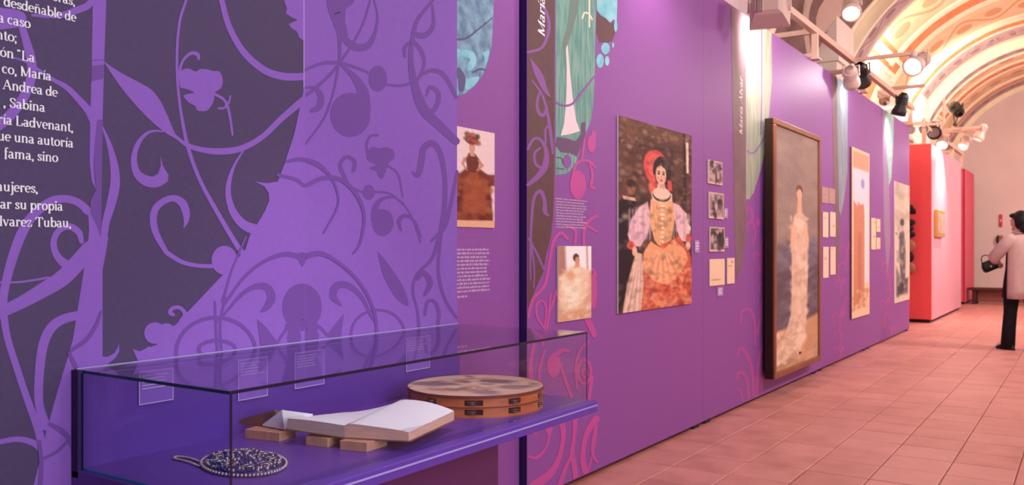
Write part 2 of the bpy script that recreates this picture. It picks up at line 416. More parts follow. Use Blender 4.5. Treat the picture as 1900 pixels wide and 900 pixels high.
# left loops
S([(163, 392, 15), (145, 376, 14), (120, 369, 14), (92, 375, 16), (58, 403, 18), (34, 447, 19), (14, 510, 17), (6, 560, 15), (12, 620, 13), (30, 680, 13), (50, 740, 13), (70, 795, 15), (84, 850, 18)])
S([(150, 470, 16), (130, 492, 18), (108, 478, 14), (99, 452, 12), (107, 430, 11), (126, 420, 12), (145, 430, 12), (151, 448, 9)])
S([(166, 462, 30), (120, 512, 30), (77, 540, 27), (38, 562, 23), (-10, 585, 20), (-40, 600, 16)])
S([(0, 524, 4), (40, 523, 4), (90, 515, 4)])
S([(150, 584, 16), (118, 592, 17), (95, 608, 18), (80, 640, 18), (73, 690, 17), (72, 747, 16), (84, 790, 18)])
S([(-10, 822, 9), (31, 815, 10), (62, 822, 12), (80, 838, 12)])
poly('bulb', [(62, 900), (80, 830), (110, 815), (140, 840), (160, 960), (50, 960)], vprint, P1)
S([(187, 578, 4), (177, 605, 7), (160, 630, 8), (138, 646, 7), (128, 655, 4)], midprint, lvl=3)
S([(92, 787, 7), (112, 798, 10), (128, 815, 9), (140, 850, 8)], midprint, lvl=3)
S([(128, 815, 5), (105, 838, 6), (77, 852, 5)], midprint, lvl=3)
S([(72, 820, 8), (76, 860, 8), (74, 905, 8)], midprint, lvl=3)
S([(128, 655, 6), (136, 672, 8), (145, 690, 8)], midprint, lvl=3)
# top left
poly('bud', [(-30, 5), (0, 14), (30, 18), (46, 26), (48, 40), (36, 50), (0, 55), (-30, 60)], vprint, P1, smooth=4)
S([(185, -20, 14), (165, 8, 13), (145, 18, 13), (118, 27, 11), (90, 30, 7), (60, 28, 5)])
S([(38, 42, 12), (48, 75, 15), (58, 115, 18), (57, 145, 18), (47, 174, 18), (30, 200, 19), (8, 224, 20), (-25, 245, 22)])
S([(20, 106, 3), (50, 116, 4), (95, 146, 7), (123, 162, 10), (146, 185, 12), (164, 206, 14), (174, 228, 14)])
# ornaments over the slate ground, right part
poly('leaf', [(191, 113), (222, 134), (258, 153), (280, 166), (295, 184), (306, 205), (316, 228), (326, 250), (345, 270), (326, 258), (302, 243), (270, 215), (235, 176), (212, 145)], vprint, P1, smooth=3)
S([(322, 250, 5), (345, 268, 8), (375, 278, 10), (412, 281, 12), (448, 275, 11), (485, 255, 10), (522, 220, 11), (562, 186, 13)])
S([(350, -30, 5), (345, 0, 5), (333, 40, 5), (328, 100, 5), (330, 165, 5), (339, 230, 6), (351, 282, 7), (371, 335, 7), (396, 382, 8), (436, 450, 9), (452, 472, 10)])
S([(405, -30, 9), (411, 0, 10), (425, 50, 11), (452, 97, 12), (490, 130, 13), (527, 142, 14), (564, 142, 13)])
S([(302, 244, 3), (286, 243, 4), (270, 249, 6), (255, 268, 9), (248, 295, 11), (253, 320, 14), (268, 334, 19), (288, 338, 20), (304, 332, 16)])
poly('barb', [(297, 289), (302, 308), (313, 326), (305, 338), (288, 346), (280, 330), (293, 322), (298, 308)], vprint, P1)
S([(308, 468, 9), (290, 435, 12), (284, 408, 13), (288, 388, 13), (302, 374, 12), (322, 368, 12), (338, 377, 15), (345, 395, 14), (345, 410, 9), (341, 422, 2)])
S([(308, 468, 9), (337, 486, 8), (368, 493, 7), (400, 494, 8)])
S([(450, 281, 3), (434, 308, 5), (424, 340, 9), (424, 368, 11), (434, 396, 14), (452, 417, 17), (478, 428, 20)])
poly('flower', [(332, 150), (335, 132), (350, 127), (362, 133), (372, 128), (385, 129), (396, 132), (407, 133), (413, 148), (410, 163), (398, 172), (396, 188), (384, 205), (366, 205), (362, 197), (350, 190), (340, 177), (360, 172), (345, 165), (334, 162)], vprint, P1, smooth=3)
S([(334, 146, 6), (334, 126, 5), (341, 110, 5), (354, 99, 6), (366, 101, 7), (368, 109, 5)])
S([(396, 174, 5), (416, 186, 5), (425, 210, 5), (431, 250, 4)]); S([(427, 178, 3), (424, 190, 4), (418, 196, 4)]); S([(405, 201, 4), (413, 201, 4), (421, 198, 3)])
poly('flower', [(527, -20), (527, 2), (532, 16), (530, 25), (541, 32), (552, 37), (543, 41), (535, 45), (541, 53), (550, 58), (555, 70), (563, 76), (563, -20)], vprint, P1)

# --- panel 2 and the lower violet field: muted scrolls
SPLIT[:] = [P1, P2]
def Q(pts, parent=P2, name='scroll', lvl=1):
    if parent is P2 and min(p[0] for p in pts) < 563 and max(p[0] for p in pts) > 567:
        q = [tuple(p) for p in spline(pts, 4)]; runs = [[q[0]]]
        for a, b in zip(q, q[1:]):
            if (a[0] < 565.3) != (b[0] < 565.3):
                t = (565.3 - a[0]) / (b[0] - a[0]); c_ = tuple(a[i] + t * (b[i] - a[i]) for i in range(3)); runs[-1].append((c_[0] + (-1 if a[0] < 565 else 1) * c_[2] * .4, c_[1], c_[2])); runs.append([(c_[0] + (1 if a[0] < 565 else -1) * c_[2] * .4, c_[1], c_[2])])
            runs[-1].append(b)
        for r_ in runs:
            if len(r_) > 1: stroke(name, r_, midprint, P1 if sum(p[0] for p in r_) / len(r_) < 565.3 else P2, 3)
        return
    return stroke(name, pts, midprint, parent, lvl)
Q([(613, -30, 18), (618, 10, 22), (626, 45, 14), (630, 70, 8), (630, 120, 5)])
poly('leaf', [(612, -20), (660, -5), (655, 6), (641, 18), (640, 40), (646, 66), (634, 74), (622, 40)], midprint, P2, 1)
Q([(634, 66, 10), (650, 82, 14), (668, 89, 14), (685, 82, 11), (697, 56, 6), (700, 25, 4), (690, -10, 3)])
Q([(692, -20, 4), (671, 50, 4), (628, 120, 5), (592, 158, 6), (566, 178, 6)])
Q([(566, 130, 5), (596, 118, 6), (628, 117, 7), (662, 126, 5), (688, 137, 4)])
oval('bud', 701, 146, 17, 24, midprint, P2); Q([(716, 157, 4), (745, 159, 5), (772, 149, 5)])
oval('bud', 650, 213, 37, 41, midprint, P2)
Q([(632, 120, 4), (656, 142, 12), (672, 168, 20), (676, 200, 24)])
Q([(628, 120, 5), (620, 165, 4), (602, 218, 4), (566, 268, 4)])
Q([(566, 163, 4), (583, 163, 7), (595, 178, 11), (592, 198, 12), (578, 206, 7)])
Q([(820, -20, 4), (792, 14, 6), (773, 40, 7), (765, 72, 8), (762, 115, 10), (771, 165, 16), (786, 203, 19), (812, 230, 17), (846, 262, 14)])
Q([(768, 62, 8), (788, 66, 11), (804, 46, 7), (802, 10, 4)]); Q([(764, 78, 8), (751, 88, 7), (751, 106, 4)])
Q([(766, 76, 8), (781, 94, 8), (787, 120, 6), (774, 150, 5)])
Q([(772, 147, 4), (798, 131, 8), (824, 140, 9), (846, 180, 7)])
Q([(794, 214, 10), (810, 197, 9), (813, 173, 9), (798, 162, 8), (791, 178, 4)])
fl = [(683, 282), (690, 272), (702, 275), (718, 273), (730, 280), (732, 292), (722, 302), (716, 316), (710, 332), (702, 328), (698, 318), (684, 312), (697, 306), (684, 299), (680, 290)]
poly('flower', fl, midprint, P2, smooth=3)
Q([(682, 284, 6), (680, 268, 5), (687, 253, 5), (700, 251, 5)]); Q([(716, 306, 4), (738, 323, 4), (747, 366, 3)])
Q([(655, 317, 7), (658, 301, 8), (643, 291, 7), (631, 305, 7), (636, 322, 8), (649, 346, 6), (674, 357, 4)])
oval('bud', 684, 357, 11, 14, midprint, P2); Q([(694, 356, 4), (726, 361, 4), (760, 395, 3), (780, 450, 3)])
oval('bud', 710, 413, 20, 25, midprint, P2); Q([(696, 408, 16), (697, 385, 12), (708, 370, 7), (730, 366, 4), (748, 377, 3)])
Q([(744, 427, 5), (740, 410, 8), (752, 400, 7), (769, 411, 5), (781, 440, 4)])
Q([(764, 318, 2), (775, 325, 10), (782, 297, 12), (786, 275, 12), (803, 266, 12), (817, 286, 10), (825, 330, 9), (825, 380, 9), (820, 420, 10), (812, 450, 7), (800, 482, 6), (773, 510, 5), (766, 540, 5), (774, 576, 5), (778, 612, 6)])
Q([(848, 318, 5), (838, 370, 7), (825, 420, 8), (800, 447, 5)]); Q([(818, 440, 5), (813, 501, 6), (824, 552, 6), (847, 590, 5)])
Q([(530, 300, 6), (560, 296, 8), (590, 306, 9), (616, 333, 5), (627, 378, 4), (600, 432, 3)])
Q([(515, 325, 6), (548, 333, 7), (566, 344, 7), (596, 331, 8), (631, 333, 8), (660, 360, 8), (675, 400, 6), (668, 450, 5), (655, 470, 3)])
Q([(494, 386, 4), (508, 418, 4), (525, 431, 3)])
# the crest with the round head, lying across the seam
Q([(415, 566, 5), (450, 517, 6), (486, 487, 7), (526, 472, 9), (560, 476, 10), (592, 470, 9), (620, 482, 7), (655, 511, 6), (681, 547, 6), (696, 588, 6), (699, 630, 6)], lvl=3)
poly('spearhead', [(530, 474), (550, 478), (560, 496), (571, 478), (592, 474), (560, 468)], midprint, P2, 3)
Q([(400, 600, 4), (422, 575, 5), (447, 547, 7), (472, 532, 10), (494, 533, 14), (503, 552, 16), (494, 570, 12), (484, 578, 4)], P1, lvl=3)
Q([(700, 600, 4), (690, 590, 5), (671, 552, 8), (646, 530, 12), (624, 531, 14), (618, 550, 13), (632, 566, 5)])
oval('round_head', 560, 570, 37, 44, midprint, P2, 3)
oval('bud', 545, 626, 13, 20, midprint, P2, 3); oval('bud', 578, 626, 13, 20, midprint, P2, 3)
Q([(535, 606, 14), (560, 600, 16), (584, 606, 14)], lvl=3)
poly('leaf', [(476, 592), (492, 606), (514, 634), (503, 650), (488, 690), (482, 640)], midprint, P1, 3)
poly('leaf', [(638, 582), (622, 602), (607, 620), (618, 645), (638, 670), (632, 630)], midprint, P2, 1)
Q([(514, 636, 5), (530, 612, 6), (545, 602, 8)], P1, lvl=3); Q([(607, 622, 5), (594, 608, 6), (580, 602, 8)])
ring('ring', 701, 621, 50, 46, 5, midprint, P2); ring('ring', 400, 655, 74, 66, 7, midprint, P1, 3); ring('ring', 402, 648, 34, 16, 7, midprint, P1, 3)
Q([(398, 560, 4), (400, 610, 5), (404, 660, 6), (414, 720, 6)], P1, lvl=3); Q([(418, 552, 4), (408, 600, 5), (412, 660, 5), (424, 716, 5)], P1, lvl=3)
Q([(455, 440, 4), (430, 500, 4), (412, 560, 5)], P1, lvl=3)
poly('leaf', [(700, 466), (716, 484), (730, 504), (748, 532), (758, 566), (742, 560), (726, 540), (710, 508)], midprint, P2, 1, smooth=3)
Q([(775, 518, 6), (786, 506, 9), (798, 525, 11), (788, 547, 6)]); Q([(788, 584, 6), (793, 560, 6), (806, 560, 7), (814, 580, 7), (811, 612, 6)])
MB().box(WX - .002, WX + .0012, b565 - .0055, b565 - .001, PB, PT).build('seam_strip', mat('seam_strip', (.42, .27, .62), .5), P2)

# ------------------------------------------------------------------ lettering drawn stroke by stroke (high-contrast roman)
def arc(cx, cy, rx, ry, a0, a1, n=14): return [(cx + rx * math.cos(math.radians(a0 + (a1 - a0) * i / n)), cy + ry * math.sin(math.radians(a0 + (a1 - a0) * i / n))) for i in range(n + 1)]
def ser(x, y, l=.17, r=.17): return [(x - l, y + (.03 if y < .3 else -.03)), (x + r, y + (.03 if y < .3 else -.03))]
def V(x, a, b): return [(x, a), (x, b)]
G = {
 'o': (.98, [arc(.49, .5, .37, .47, 0, 360, 28)]),
 'e': (.88, [[(.12, .53), (.76, .53)], arc(.45, .5, .34, .47, 0, 310, 26)]),
 'c': (.84, [arc(.45, .5, .34, .47, 50, 310, 22), [(.63, .78), (.68, .74)]]),
 'a': (.92, [arc(.36, .27, .24, .25, 30, 330, 22), V(.62, .72, .06), arc(.38, .7, .24, .27, 0, 155, 12), [(.62, .08), (.72, .03), (.86, .08)]]),
 'd': (1.02, [arc(.42, .5, .32, .47, 20, 340, 24), V(.78, 1.55, .03), ser(.78, 1.55, .16, 0), ser(.78, 0, 0, .17)]),
 'b': (1.02, [arc(.58, .5, .32, .47, -160, 160, 24), V(.22, 1.55, .03), ser(.22, 1.55, .16, 0)]),
 'p': (1.02, [arc(.58, .5, .32, .47, -160, 160, 24), V(.22, 1, -.5), ser(.22, 1, .16, 0), ser(.22, -.5)]),
 'l': (.48, [V(.25, 1.55, .03), ser(.25, 1.55, .17, 0), ser(.25, 0)]),
 'i': (.48, [V(.25, 1, .03), ser(.25, 1, .17, 0), ser(.25, 0), arc(.25, 1.36, .06, .07, 0, 360, 10)]),
 'í': (.48, [V(.25, 1, .03), ser(.25, 1, .17, 0), ser(.25, 0), [(.24, 1.22), (.42, 1.52)]]),
 'j': (.48, [V(.28, 1, -.3), ser(.28, 1, .17, 0), arc(.08, -.3, .2, .2, 0, -120, 8), arc(.28, 1.36, .06, .07, 0, 360, 10)]),
 'n': (1.1, [V(.24, 1, .03), ser(.24, 1, .17, 0), ser(.24, 0), arc(.53, .66, .29, .32, 170, 0, 10) + [(.82, .03)], ser(.82, 0)]),
 'm': (1.66, [V(.24, 1, .03), ser(.24, 1, .17, 0), ser(.24, 0), arc(.51, .66, .27, .32, 170, 0, 10) + [(.78, .03)], ser(.78, 0, .14, .14), arc(1.06, .66, .28, .32, 170, 0, 10) + [(1.34, .03)], ser(1.34, 0)]),
 'r': (.78, [V(.24, 1, .03), ser(.24, 1, .17, 0), ser(.24, 0), arc(.5, .68, .27, .29, 170, 60, 8), arc(.62, .86, .05, .06, 0, 360, 8)]),
 's': (.74, [[(.60, .72), (.58, .90), (.40, .97), (.22, .92), (.15, .76), (.24, .62), (.42, .50), (.58, .38), (.63, .22), (.54, .08), (.36, .03), (.18, .08), (.13, .28)]]),
 't': (.62, [V(.28, 1.3, .2), arc(.46, .2, .18, .18, 180, 330, 8), [(.06, .97), (.54, .97)]]),
 'u': (1.08, [V(.24, 1, .35), arc(.50, .34, .26, .31, 180, 340, 10), V(.80, 1, .03), ser(.24, 1, .17, 0), ser(.80, 1, .17, 0), ser(.80, 0, 0, .17)]),
 'v': (.98, [[(.16, 1), (.50, .03)], [(.50, .03), (.82, 1)], ser(.16, 1), ser(.82, 1)]),
 'z': (.86, [[(.12, .72), (.14, .97), (.72, .97)], [(.72, .97), (.12, .03)], [(.12, .03), (.74, .03), (.76, .3)]]),
 'f': (.62, [V(.26, 1.3, -.2), arc(.48, 1.3, .22, .24, 180, 50, 8), [(.05, .97), (.54, .97)], ser(.26, -.2)]),
 'A': (1.36, [[(.16, .03), (.66, 1.48)], [(.66, 1.48), (1.18, .03)], [(.36, .5), (.98, .5)], ser(.16, 0), ser(1.18, 0)]),
 'L': (1.16, [V(.28, 1.48, .03), ser(.28, 1.48), [(.10, .03), (.98, .03), (1.02, .45)]]),
 'M': (1.72, [V(.26, 1.45, .03), [(.26, 1.45), (.82, .05)], [(.82, .05), (1.38, 1.45)], V(1.40, 1.45, .03), ser(.26, 1.48, .18, .05), ser(1.4, 1.48, .05, .18), ser(.26, 0), ser(1.4, 0)]),
 'S': (1.02, [[(.84, 1.12), (.80, 1.36), (.52, 1.46), (.28, 1.38), (.17, 1.14), (.30, .92), (.55, .76), (.80, .58), (.88, .34), (.76, .12), (.50, .03), (.24, .10), (.15, .42)]]),
 'T': (1.26, [V(.62, 1.45, .03), [(.08, 1.14), (.10, 1.45), (1.14, 1.45), (1.16, 1.14)], ser(.62, 0)]),
 ',': (.42, [arc(.18, .06, .05, .06, 0, 360, 8), [(.22, .04), (.20, -.12), (.10, -.24)]]),
 ';': (.42, [arc(.18, .06, .05, .06, 0, 360, 8), [(.22, .04), (.20, -.12), (.10, -.24)], arc(.18, .85, .05, .06, 0, 360, 8)]),
 '“': (.62, [[(.14, 1.5), (.10, 1.38), (.16, 1.26)], [(.38, 1.5), (.34, 1.38), (.40, 1.26)]]),
 ' ': (.46, []),
}
G['ñ'] = (1.1, G['n'][1] + [[(.26, 1.24), (.38, 1.36), (.54, 1.27), (.70, 1.38)]])
G['ó'] = (.98, G['o'][1] + [[(.46, 1.20), (.64, 1.50)]])
G['Á'] = (1.36, G['A'][1] + [[(.66, 1.60), (.86, 1.86)]])
def lettering(name, text, size, place, m, parent, X, lvl, align='R', vertical=False, hair=.09, stem=.245, slant=0.0):
    """place = (y, z) of the baseline end (R) or start (L); size = x-height in metres"""
    w_ = sum(G[c][0] for c in text); x = -w_ if align == 'R' else 0; mb = MB(); xx = X + TH0 * lvl
    for c in text:
        adv, sts = G[c]
        for st in sts:
            P_ = [np.array(p) + np.array([x, 0]) for p in st]
            out = []; k = len(P_); closed = np.hypot(*(P_[0] - P_[-1])) < 1e-6
            for i, p in enumerate(P_):
                a = P_[i - 1] if i else (P_[-2] if closed else p); b = P_[i + 1] if i < k - 1 else (P_[1] if closed else p)
                d = b - a; d = d / (np.hypot(*d) + 1e-9)
                wd = hair + (stem - hair) * abs(d[1]) ** 1.3
                if len(st) == 2 and d[0] * d[1] > .05 and abs(d[0]) < .95: wd = hair * 1.1       # rising diagonals are thin
                n = np.array([-d[1], d[0]]) * wd / 2; out += [p + n, p - n]
            vs = []; xx += 4e-6
            for q in out:
                qx = (q[0] + slant * q[1]) * size; qy = q[1] * size
                vs.append((xx, place[0] - qy, place[1] + qx) if vertical else (xx, place[0] + qx, place[1] + qy))
            mb.add(vs, [(2 * i, 2 * i + 1, 2 * i + 3, 2 * i + 2) for i in range(k - 1)])
        x += adv
    return mb.build(name, m, parent)
TXT = [('oras,', 139, 11), ('desdeñable de', 140.6, 41), ('a caso', 56, 53), ('nto;', 31, 79), ('ón “La', 64, 116), ('co, María', 94.6, 150), ('Andrea de', 106, 180), (', Sabina', 83, 208),
       ('ría Ladvenant,', 135.5, 245), ('ue una autoría', 135.5, 274), ('fama, sino', 107, 301), ('mujeres,', 70, 358), ('ar su propia', 116, 391), ('lvarez Tubau,', 131.6, 422)]
for s_, px, py in TXT:
    v = onX(px, py, WX); lettering('text_line', s_, .0164, (v.y, v.z), whiteprint, P1, WX, 4)

def smalltext(name, px0, px1, py0, py1, lines, m, parent, X, lvl=2, ragged=.85, thick=.45):
    a = onX(px0, py0, X); b = onX(px1, py1, X); z0 = onX(px0, py1, X).z; mb = MB(); pitch = (a.z - z0) / lines; xx = X + TH0 * lvl
    for i in range(lines):
        y = a.y; end = a.y + (b.y - a.y) * random.uniform(ragged, 1); zt = a.z - pitch * i
        while y < end - .004:
            wl = min(random.uniform(.3, 1.4) * pitch * 1.6, end - y)
            # each word is a row of small upright strokes
            k = max(2, int(wl / (pitch * .34)))
            for j in range(k):
                yy = y + wl * j / k; hh = pitch * thick * (1.35 if random.random() < .2 else 1)
                mb.add([(xx, yy, zt - pitch * .7), (xx, yy + wl / k * .62, zt - pitch * .7), (xx, yy + wl / k * .62, zt - pitch * .7 + hh), (xx, yy, zt - pitch * .7 + hh)], [(0, 1, 2, 3)])
            y += wl + pitch * .3
    return mb.build(name, m, parent)
# --- panel 3
poly('blue_print', [(835, -60), (918, -60), (915, 30), (912, 85), (906, 112), (896, 138), (880, 160), (862, 174), (835, 182)], bluegrey, P3, 1, XR)
for pts in ([(850, 96), (862, 92), (878, 97), (884, 112), (878, 126), (868, 132), (866, 120), (872, 110), (862, 106)], [(894, 98), (907, 94), (904, 112), (897, 122), (898, 108)],
            [(860, 148), (888, 142), (880, 158), (864, 166)], [(836, 150), (846, 156), (850, 176), (836, 180)], [(836, 88), (852, 92), (856, 104), (836, 108)]):
    poly('cyan_shape', pts, cyanprint, P3, 2, XR, smooth=4)
S([(836, 72, 4), (862, 72, 4), (885, 56, 3), (912, 34, 2)], mat('deep_blue_print', (.10, .09, .22), .5), P3, 3, XR, 'scroll')
S([(850, 130, 9), (856, 145, 14), (856, 165, 10)], bpy.data.materials['deep_blue_print'], P3, 3, XR, 'scroll')
S([(878, 134, 4), (890, 128, 4), (900, 130, 3)], bpy.data.materials['deep_blue_print'], P3, 3, XR, 'scroll')
smalltext('text_block', 840, 914, 460, 546, 12, greyprint, P3, XR, 1)
smalltext('text_line', 840, 872, 548, 556, 1, greyprint, P3, XR, 1)
for y_ in (441, 558): S([(840, y_, 1), (880, y_, 1), (915, y_, 1)], lilacprint, P3, 1, XR, 'rule')
# --- panel 4
poly('brown_strip', [(979, -60), (1029, -60), (1029, 0), (1028, 350), (1026, 400), (1022, 440), (1013, 473), (1008, 504), (993, 537), (979, 572)], brownprint, P4, 1)
def B(pts): return stroke('scroll', pts, lilacprint, P4, 2)
B([(979, 97, 5), (1004, 89, 5), (1015, 67, 6), (1018, 44, 6), (1012, 20, 5), (1002, 8, 4)])
poly('leaf', [(982, 106), (992, 118), (1003, 132), (1010, 147), (1014, 162), (1021, 180), (1010, 172), (1000, 156), (990, 134)], lilacprint, P4, 2, smooth=3)
B([(987, 150, 3), (1003, 172, 4), (1012, 196, 5), (1018, 226, 6), (1022, 255, 6), (1025, 285, 4)]); B([(1002, 168, 4), (996, 190, 5), (999, 208, 6), (1008, 214, 6), (1013, 200, 4)])
B([(1012, 266, 4), (1012, 240, 4), (1020, 232, 4)])
B([(979, 277, 5), (989, 259, 5), (1002, 259, 5), (1013, 280, 8), (1011, 308, 12), (997, 328, 10), (979, 343, 6)]); B([(1004, 312, 5), (993, 303, 5), (992, 284, 5), (1002, 275, 4)])
B([(984, 520, 2), (984, 457, 4), (987, 393, 5), (992, 364, 6), (1003, 355, 7), (1010, 373, 7), (1011, 393, 8), (1018, 400, 3)]); B([(981, 443, 4), (996, 471, 4), (1010, 502, 4)]); B([(985, 450, 4), (991, 500, 3), (990, 535, 2)])
v = onX(1010, 70, WX); lettering('title_lettering', 'María', .041, (v.y, v.z), whiteprint, P4, WX, 3, 'L', True, slant=.22)
poly('teal_print', [(1031, -60), (1106, -60), (1104, 120), (1101, 190), (1096, 225), (1086, 248), (1076, 275), (1068, 305), (1052, 322), (1031, 325)], tealprint, P4, 1)
poly('white_gown', [(1049, 82), (1051, 80), (1053, 84), (1056, 120), (1060, 160), (1064, 195), (1069, 225), (1076, 243), (1064, 247), (1052, 250), (1040, 252), (1046, 230), (1049, 200), (1051, 160), (1051, 120)], mat('pale_pink_print', (.80, .66, .70), .5), P4, 2)
S([(1031, 190, 3), (1046, 196, 4), (1062, 192, 4), (1080, 170, 4), (1104, 140, 3)], lilacprint, P4, 3)
poly('purple_shape', [(1033, 254), (1052, 257), (1068, 262), (1078, 248), (1078, 228), (1086, 226), (1086, 248), (1078, 270), (1070, 290), (1058, 284), (1040, 282), (1031, 270)], mat('dusky_print', (.14, .07, .16), .5), P4, 3)
oval('bud', 1052, 300, 7, 13, lilacprint, P4, 3)
for p_ in ([(1033, 292, 2), (1042, 294, 2), (1044, 304, 2)], [(1033, 312, 2), (1046, 314, 2)]): S(p_, bpy.data.materials['dusky_print'], P4, 3)
poly('dark_figure', [(1064, -60), (1080, -60), (1072, 20), (1060, 60), (1050, 90), (1046, 130), (1044, 80), (1054, 40)], mat('sage_print', (.15, .22, .19), .5), P4, 2)
S([(1093, -20, 3), (1093, 20, 3), (1093, 50, 3)], cream, P4, 3, WX, 'candlestick'); S([(1080, 34, 3), (1084, 24, 3), (1092, 26, 3), (1098, 36, 3)], cream, P4, 3, WX, 'candlestick')
poly('cyan_print', [(1106, -60), (1146, -60), (1145, 0), (1144, 40), (1138, 36), (1132, 42), (1124, 34), (1114, 28), (1107, 18)], cyanprint, P4, 1)
poly('dusky_shape', [(1108, 22), (1116, 30), (1126, 36), (1132, 44), (1140, 40), (1141, 62), (1136, 76), (1124, 80), (1112, 78), (1106, 60)], brownprint, P4, 1)
for c in ((1123, 90, 8, 11), (1126, 113, 4, 9), (1113, 113, 7, 13), (1142, 48, 3, 11), (1137, 84, 2, 5)): oval('cyan_shape', *c, cyanprint, P4, 2)
smalltext('text_block', 1031, 1089, 366, 424, 11, greyprint, P4, WX, 3)
def K(pts, parent=P4, m=pinkprint, X=WX): return stroke('scroll', pts, m, parent, 1 if parent is not P4 else 2, X)
oval('bud', 1018, 795, 7, 10, pinkprint, P4, 2); K([(1019, 800, 9), (1018, 812, 5), (1013, 829, 4), (1003, 843, 5), (992, 850, 6), (980, 847, 5)])
K([(1040, 779, 11), (1045, 802, 10), (1042, 829, 8), (1035, 854, 10), (1019, 880, 14), (990, 902, 18)])
K([(1067, 770, 10), (1065, 811, 7), (1061, 840, 9), (1065, 864, 10), (1068, 888, 10)]); K([(1059, 847, 5), (1049, 868, 7), (1038, 902, 11)])
K([(1106, 777, 13), (1091, 799, 11), (1083, 825, 9), (1081, 855, 10), (1087, 878, 12)]); K([(1106, 786, 5), (1102, 815, 9), (1099, 840, 6), (1107, 857, 5)]); K([(1089, 880, 4), (1097, 850, 4)])
K([(982, 800, 3), (992, 804, 3), (1004, 793, 3)])
K([(980, 588, 5), (988, 556, 5), (1002, 540, 6), (1012, 524, 6), (1020, 480, 5), (1027, 447, 6), (1040, 432, 6), (1052, 443, 6)])
K([(1012, 612, 4), (997, 590, 4), (995, 566, 4), (1006, 558, 4), (1013, 573, 4), (1011, 600, 4), (1006, 640, 5)]); K([(1021, 545, 4), (1018, 582, 4), (1013, 622, 5)]); K([(1032, 540, 5), (1024, 566, 4), (1016, 590, 3)])
oval('bud', 1101, 540, 6, 34, pinkprint, P4, 2); K([(1087, 590, 9), (1096, 606, 12), (1102, 622, 9)]); K([(1090, 500, 4), (1100, 500, 5), (1106, 512, 4)])
oval('bud', 1027, 678, 13, 22, pinkprint, P4, 2); K([(1027, 664, 14), (1042, 650, 8), (1056, 652, 4)]); K([(1040, 676, 5), (1049, 707, 6), (1060, 736, 6)])
ring('ring', 1084, 690, 12, 22, 5, pinkprint, P4, 2); ring('ring', 1084, 692, 4, 8, 4, pinkprint, P4, 2); K([(1070, 720, 4), (1068, 680, 5), (1076, 650, 5), (1092, 634, 4)]); K([(1098, 700, 6), (1092, 740, 6), (1084, 760, 6)])
K([(990, 640, 7), (984, 680, 8), (988, 720, 9), (996, 760, 6)]); K([(1010, 650, 4), (1000, 690, 5), (1004, 730, 4)])
oval('bud', 1072, 343, 15, 27, pinkprint, P4, 2); K([(1063, 326, 6), (1068, 306, 5), (1080, 298, 5), (1094, 300, 5), (1103, 310, 4)]); oval('flower', 1097, 267, 8, 16, pinkprint, P4, 2); oval('flower', 1101, 252, 5, 10, pinkprint, P4, 2)
K([(1084, 258, 3), (1082, 275, 4), (1079, 296, 4)]); K([(1094, 305, 4), (1099, 325, 5), (1096, 345, 6), (1103, 350, 4)])
K([(1066, 452, 5), (1067, 428, 5), (1050, 418, 4)]); K([(1083, 456, 5), (1083, 430, 5), (1092, 410, 6), (1107, 400, 5)]); K([(1078, 412, 4), (1094, 422, 5), (1107, 430, 4)])
# --- panel 5: pale banner, faint ornaments
X5 = WX - .004
poly('brown_strip', [(1356, -60), (1384, -60), (1384, 40), (1384, 440), (1378, 490), (1366, 520), (1362, 400), (1360, 250)], mat('taupe_print', (.20, .115, .14), .5, noise=.15, scale=6), P5, 1, X5)
poly('green_print', [(1384, -60), (1432, -60), (1432, 150), (1426, 220), (1420, 280), (1410, 320), (1398, 358), (1390, 370), (1384, 370)], tealpale, P5, 1, X5)
S([(1413, 40, 2), (1413, 180, 2), (1411, 250, 2)], lilacprint, P5, 2, X5); S([(1386, 280, 2), (1398, 284, 2), (1414, 262, 2), (1428, 230, 2)], lilacprint, P5, 2, X5)
v = onX(1377, 251, X5); lettering('title_lettering', 'María Álvar', .046, (v.y, v.z), mat('cream_print', (.80, .66, .56), .6), P5, X5, 3, 'L', True, slant=.2)
def ornaments(parent, X, px0, px1, py0, py1, n, m):
    for k in range(n):
        f = k / max(1, n - 1); x = px0 + (px1 - px0) * (.15 + .7 * random.random()); y = py0 + (py1 - py0) * f; r = (px1 - px0) * random.uniform(.16, .30); q = (px1 - px0) * .09; sg = random.choice((-1, 1))
        stroke('scroll', [(x, y + r * 3.4, q), (x + sg * r * .5, y + r * 1.8, q * 1.2), (x + sg * r * .2, y, q * 1.3), (x - sg * r * .7, y - r * .7, q * 1.2), (x - sg * r * 1.3, y + r * .3, q), (x - sg * r * .9, y + r * 1.1, q * .6)], m, parent, 1, X)
        if k % 2: oval('bud', x + sg * r * .9, y - r * .6, r * .5, r * .9, m, parent, 1, X)
ornaments(P5, X5, 1386, 1426, 390, 560, 7, pinkfaint)
for pts in ([(1398, 735, 5), (1396, 690, 6), (1384, 655, 7), (1372, 648, 6), (1368, 662, 4)], [(1404, 735, 5), (1406, 680, 6), (1414, 645, 6), (1424, 640, 4)], [(1390, 740, 5), (1384, 700, 6), (1372, 690, 6), (1367, 702, 4)],
            [(1412, 728, 5), (1416, 690, 5), (1426, 672, 4)], [(1378, 742, 4), (1372, 722, 4), (1366, 724, 3)], [(1401, 640, 4), (1400, 600, 5), (1392, 575, 6), (1376, 578, 5), (1374, 600, 4)], [(1404, 620, 4), (1412, 590, 5), (1422, 585, 4)]):
    K(pts, P5, pinkfaint, X5)
X6 = WX - .008
poly('blue_print', [(1544, -20), (1573, -20), (1573, 200), (1572, 320), (1566, 370), (1560, 400), (1554, 380), (1552, 300), (1545, 200)], tealblue, P6, 1, X6)
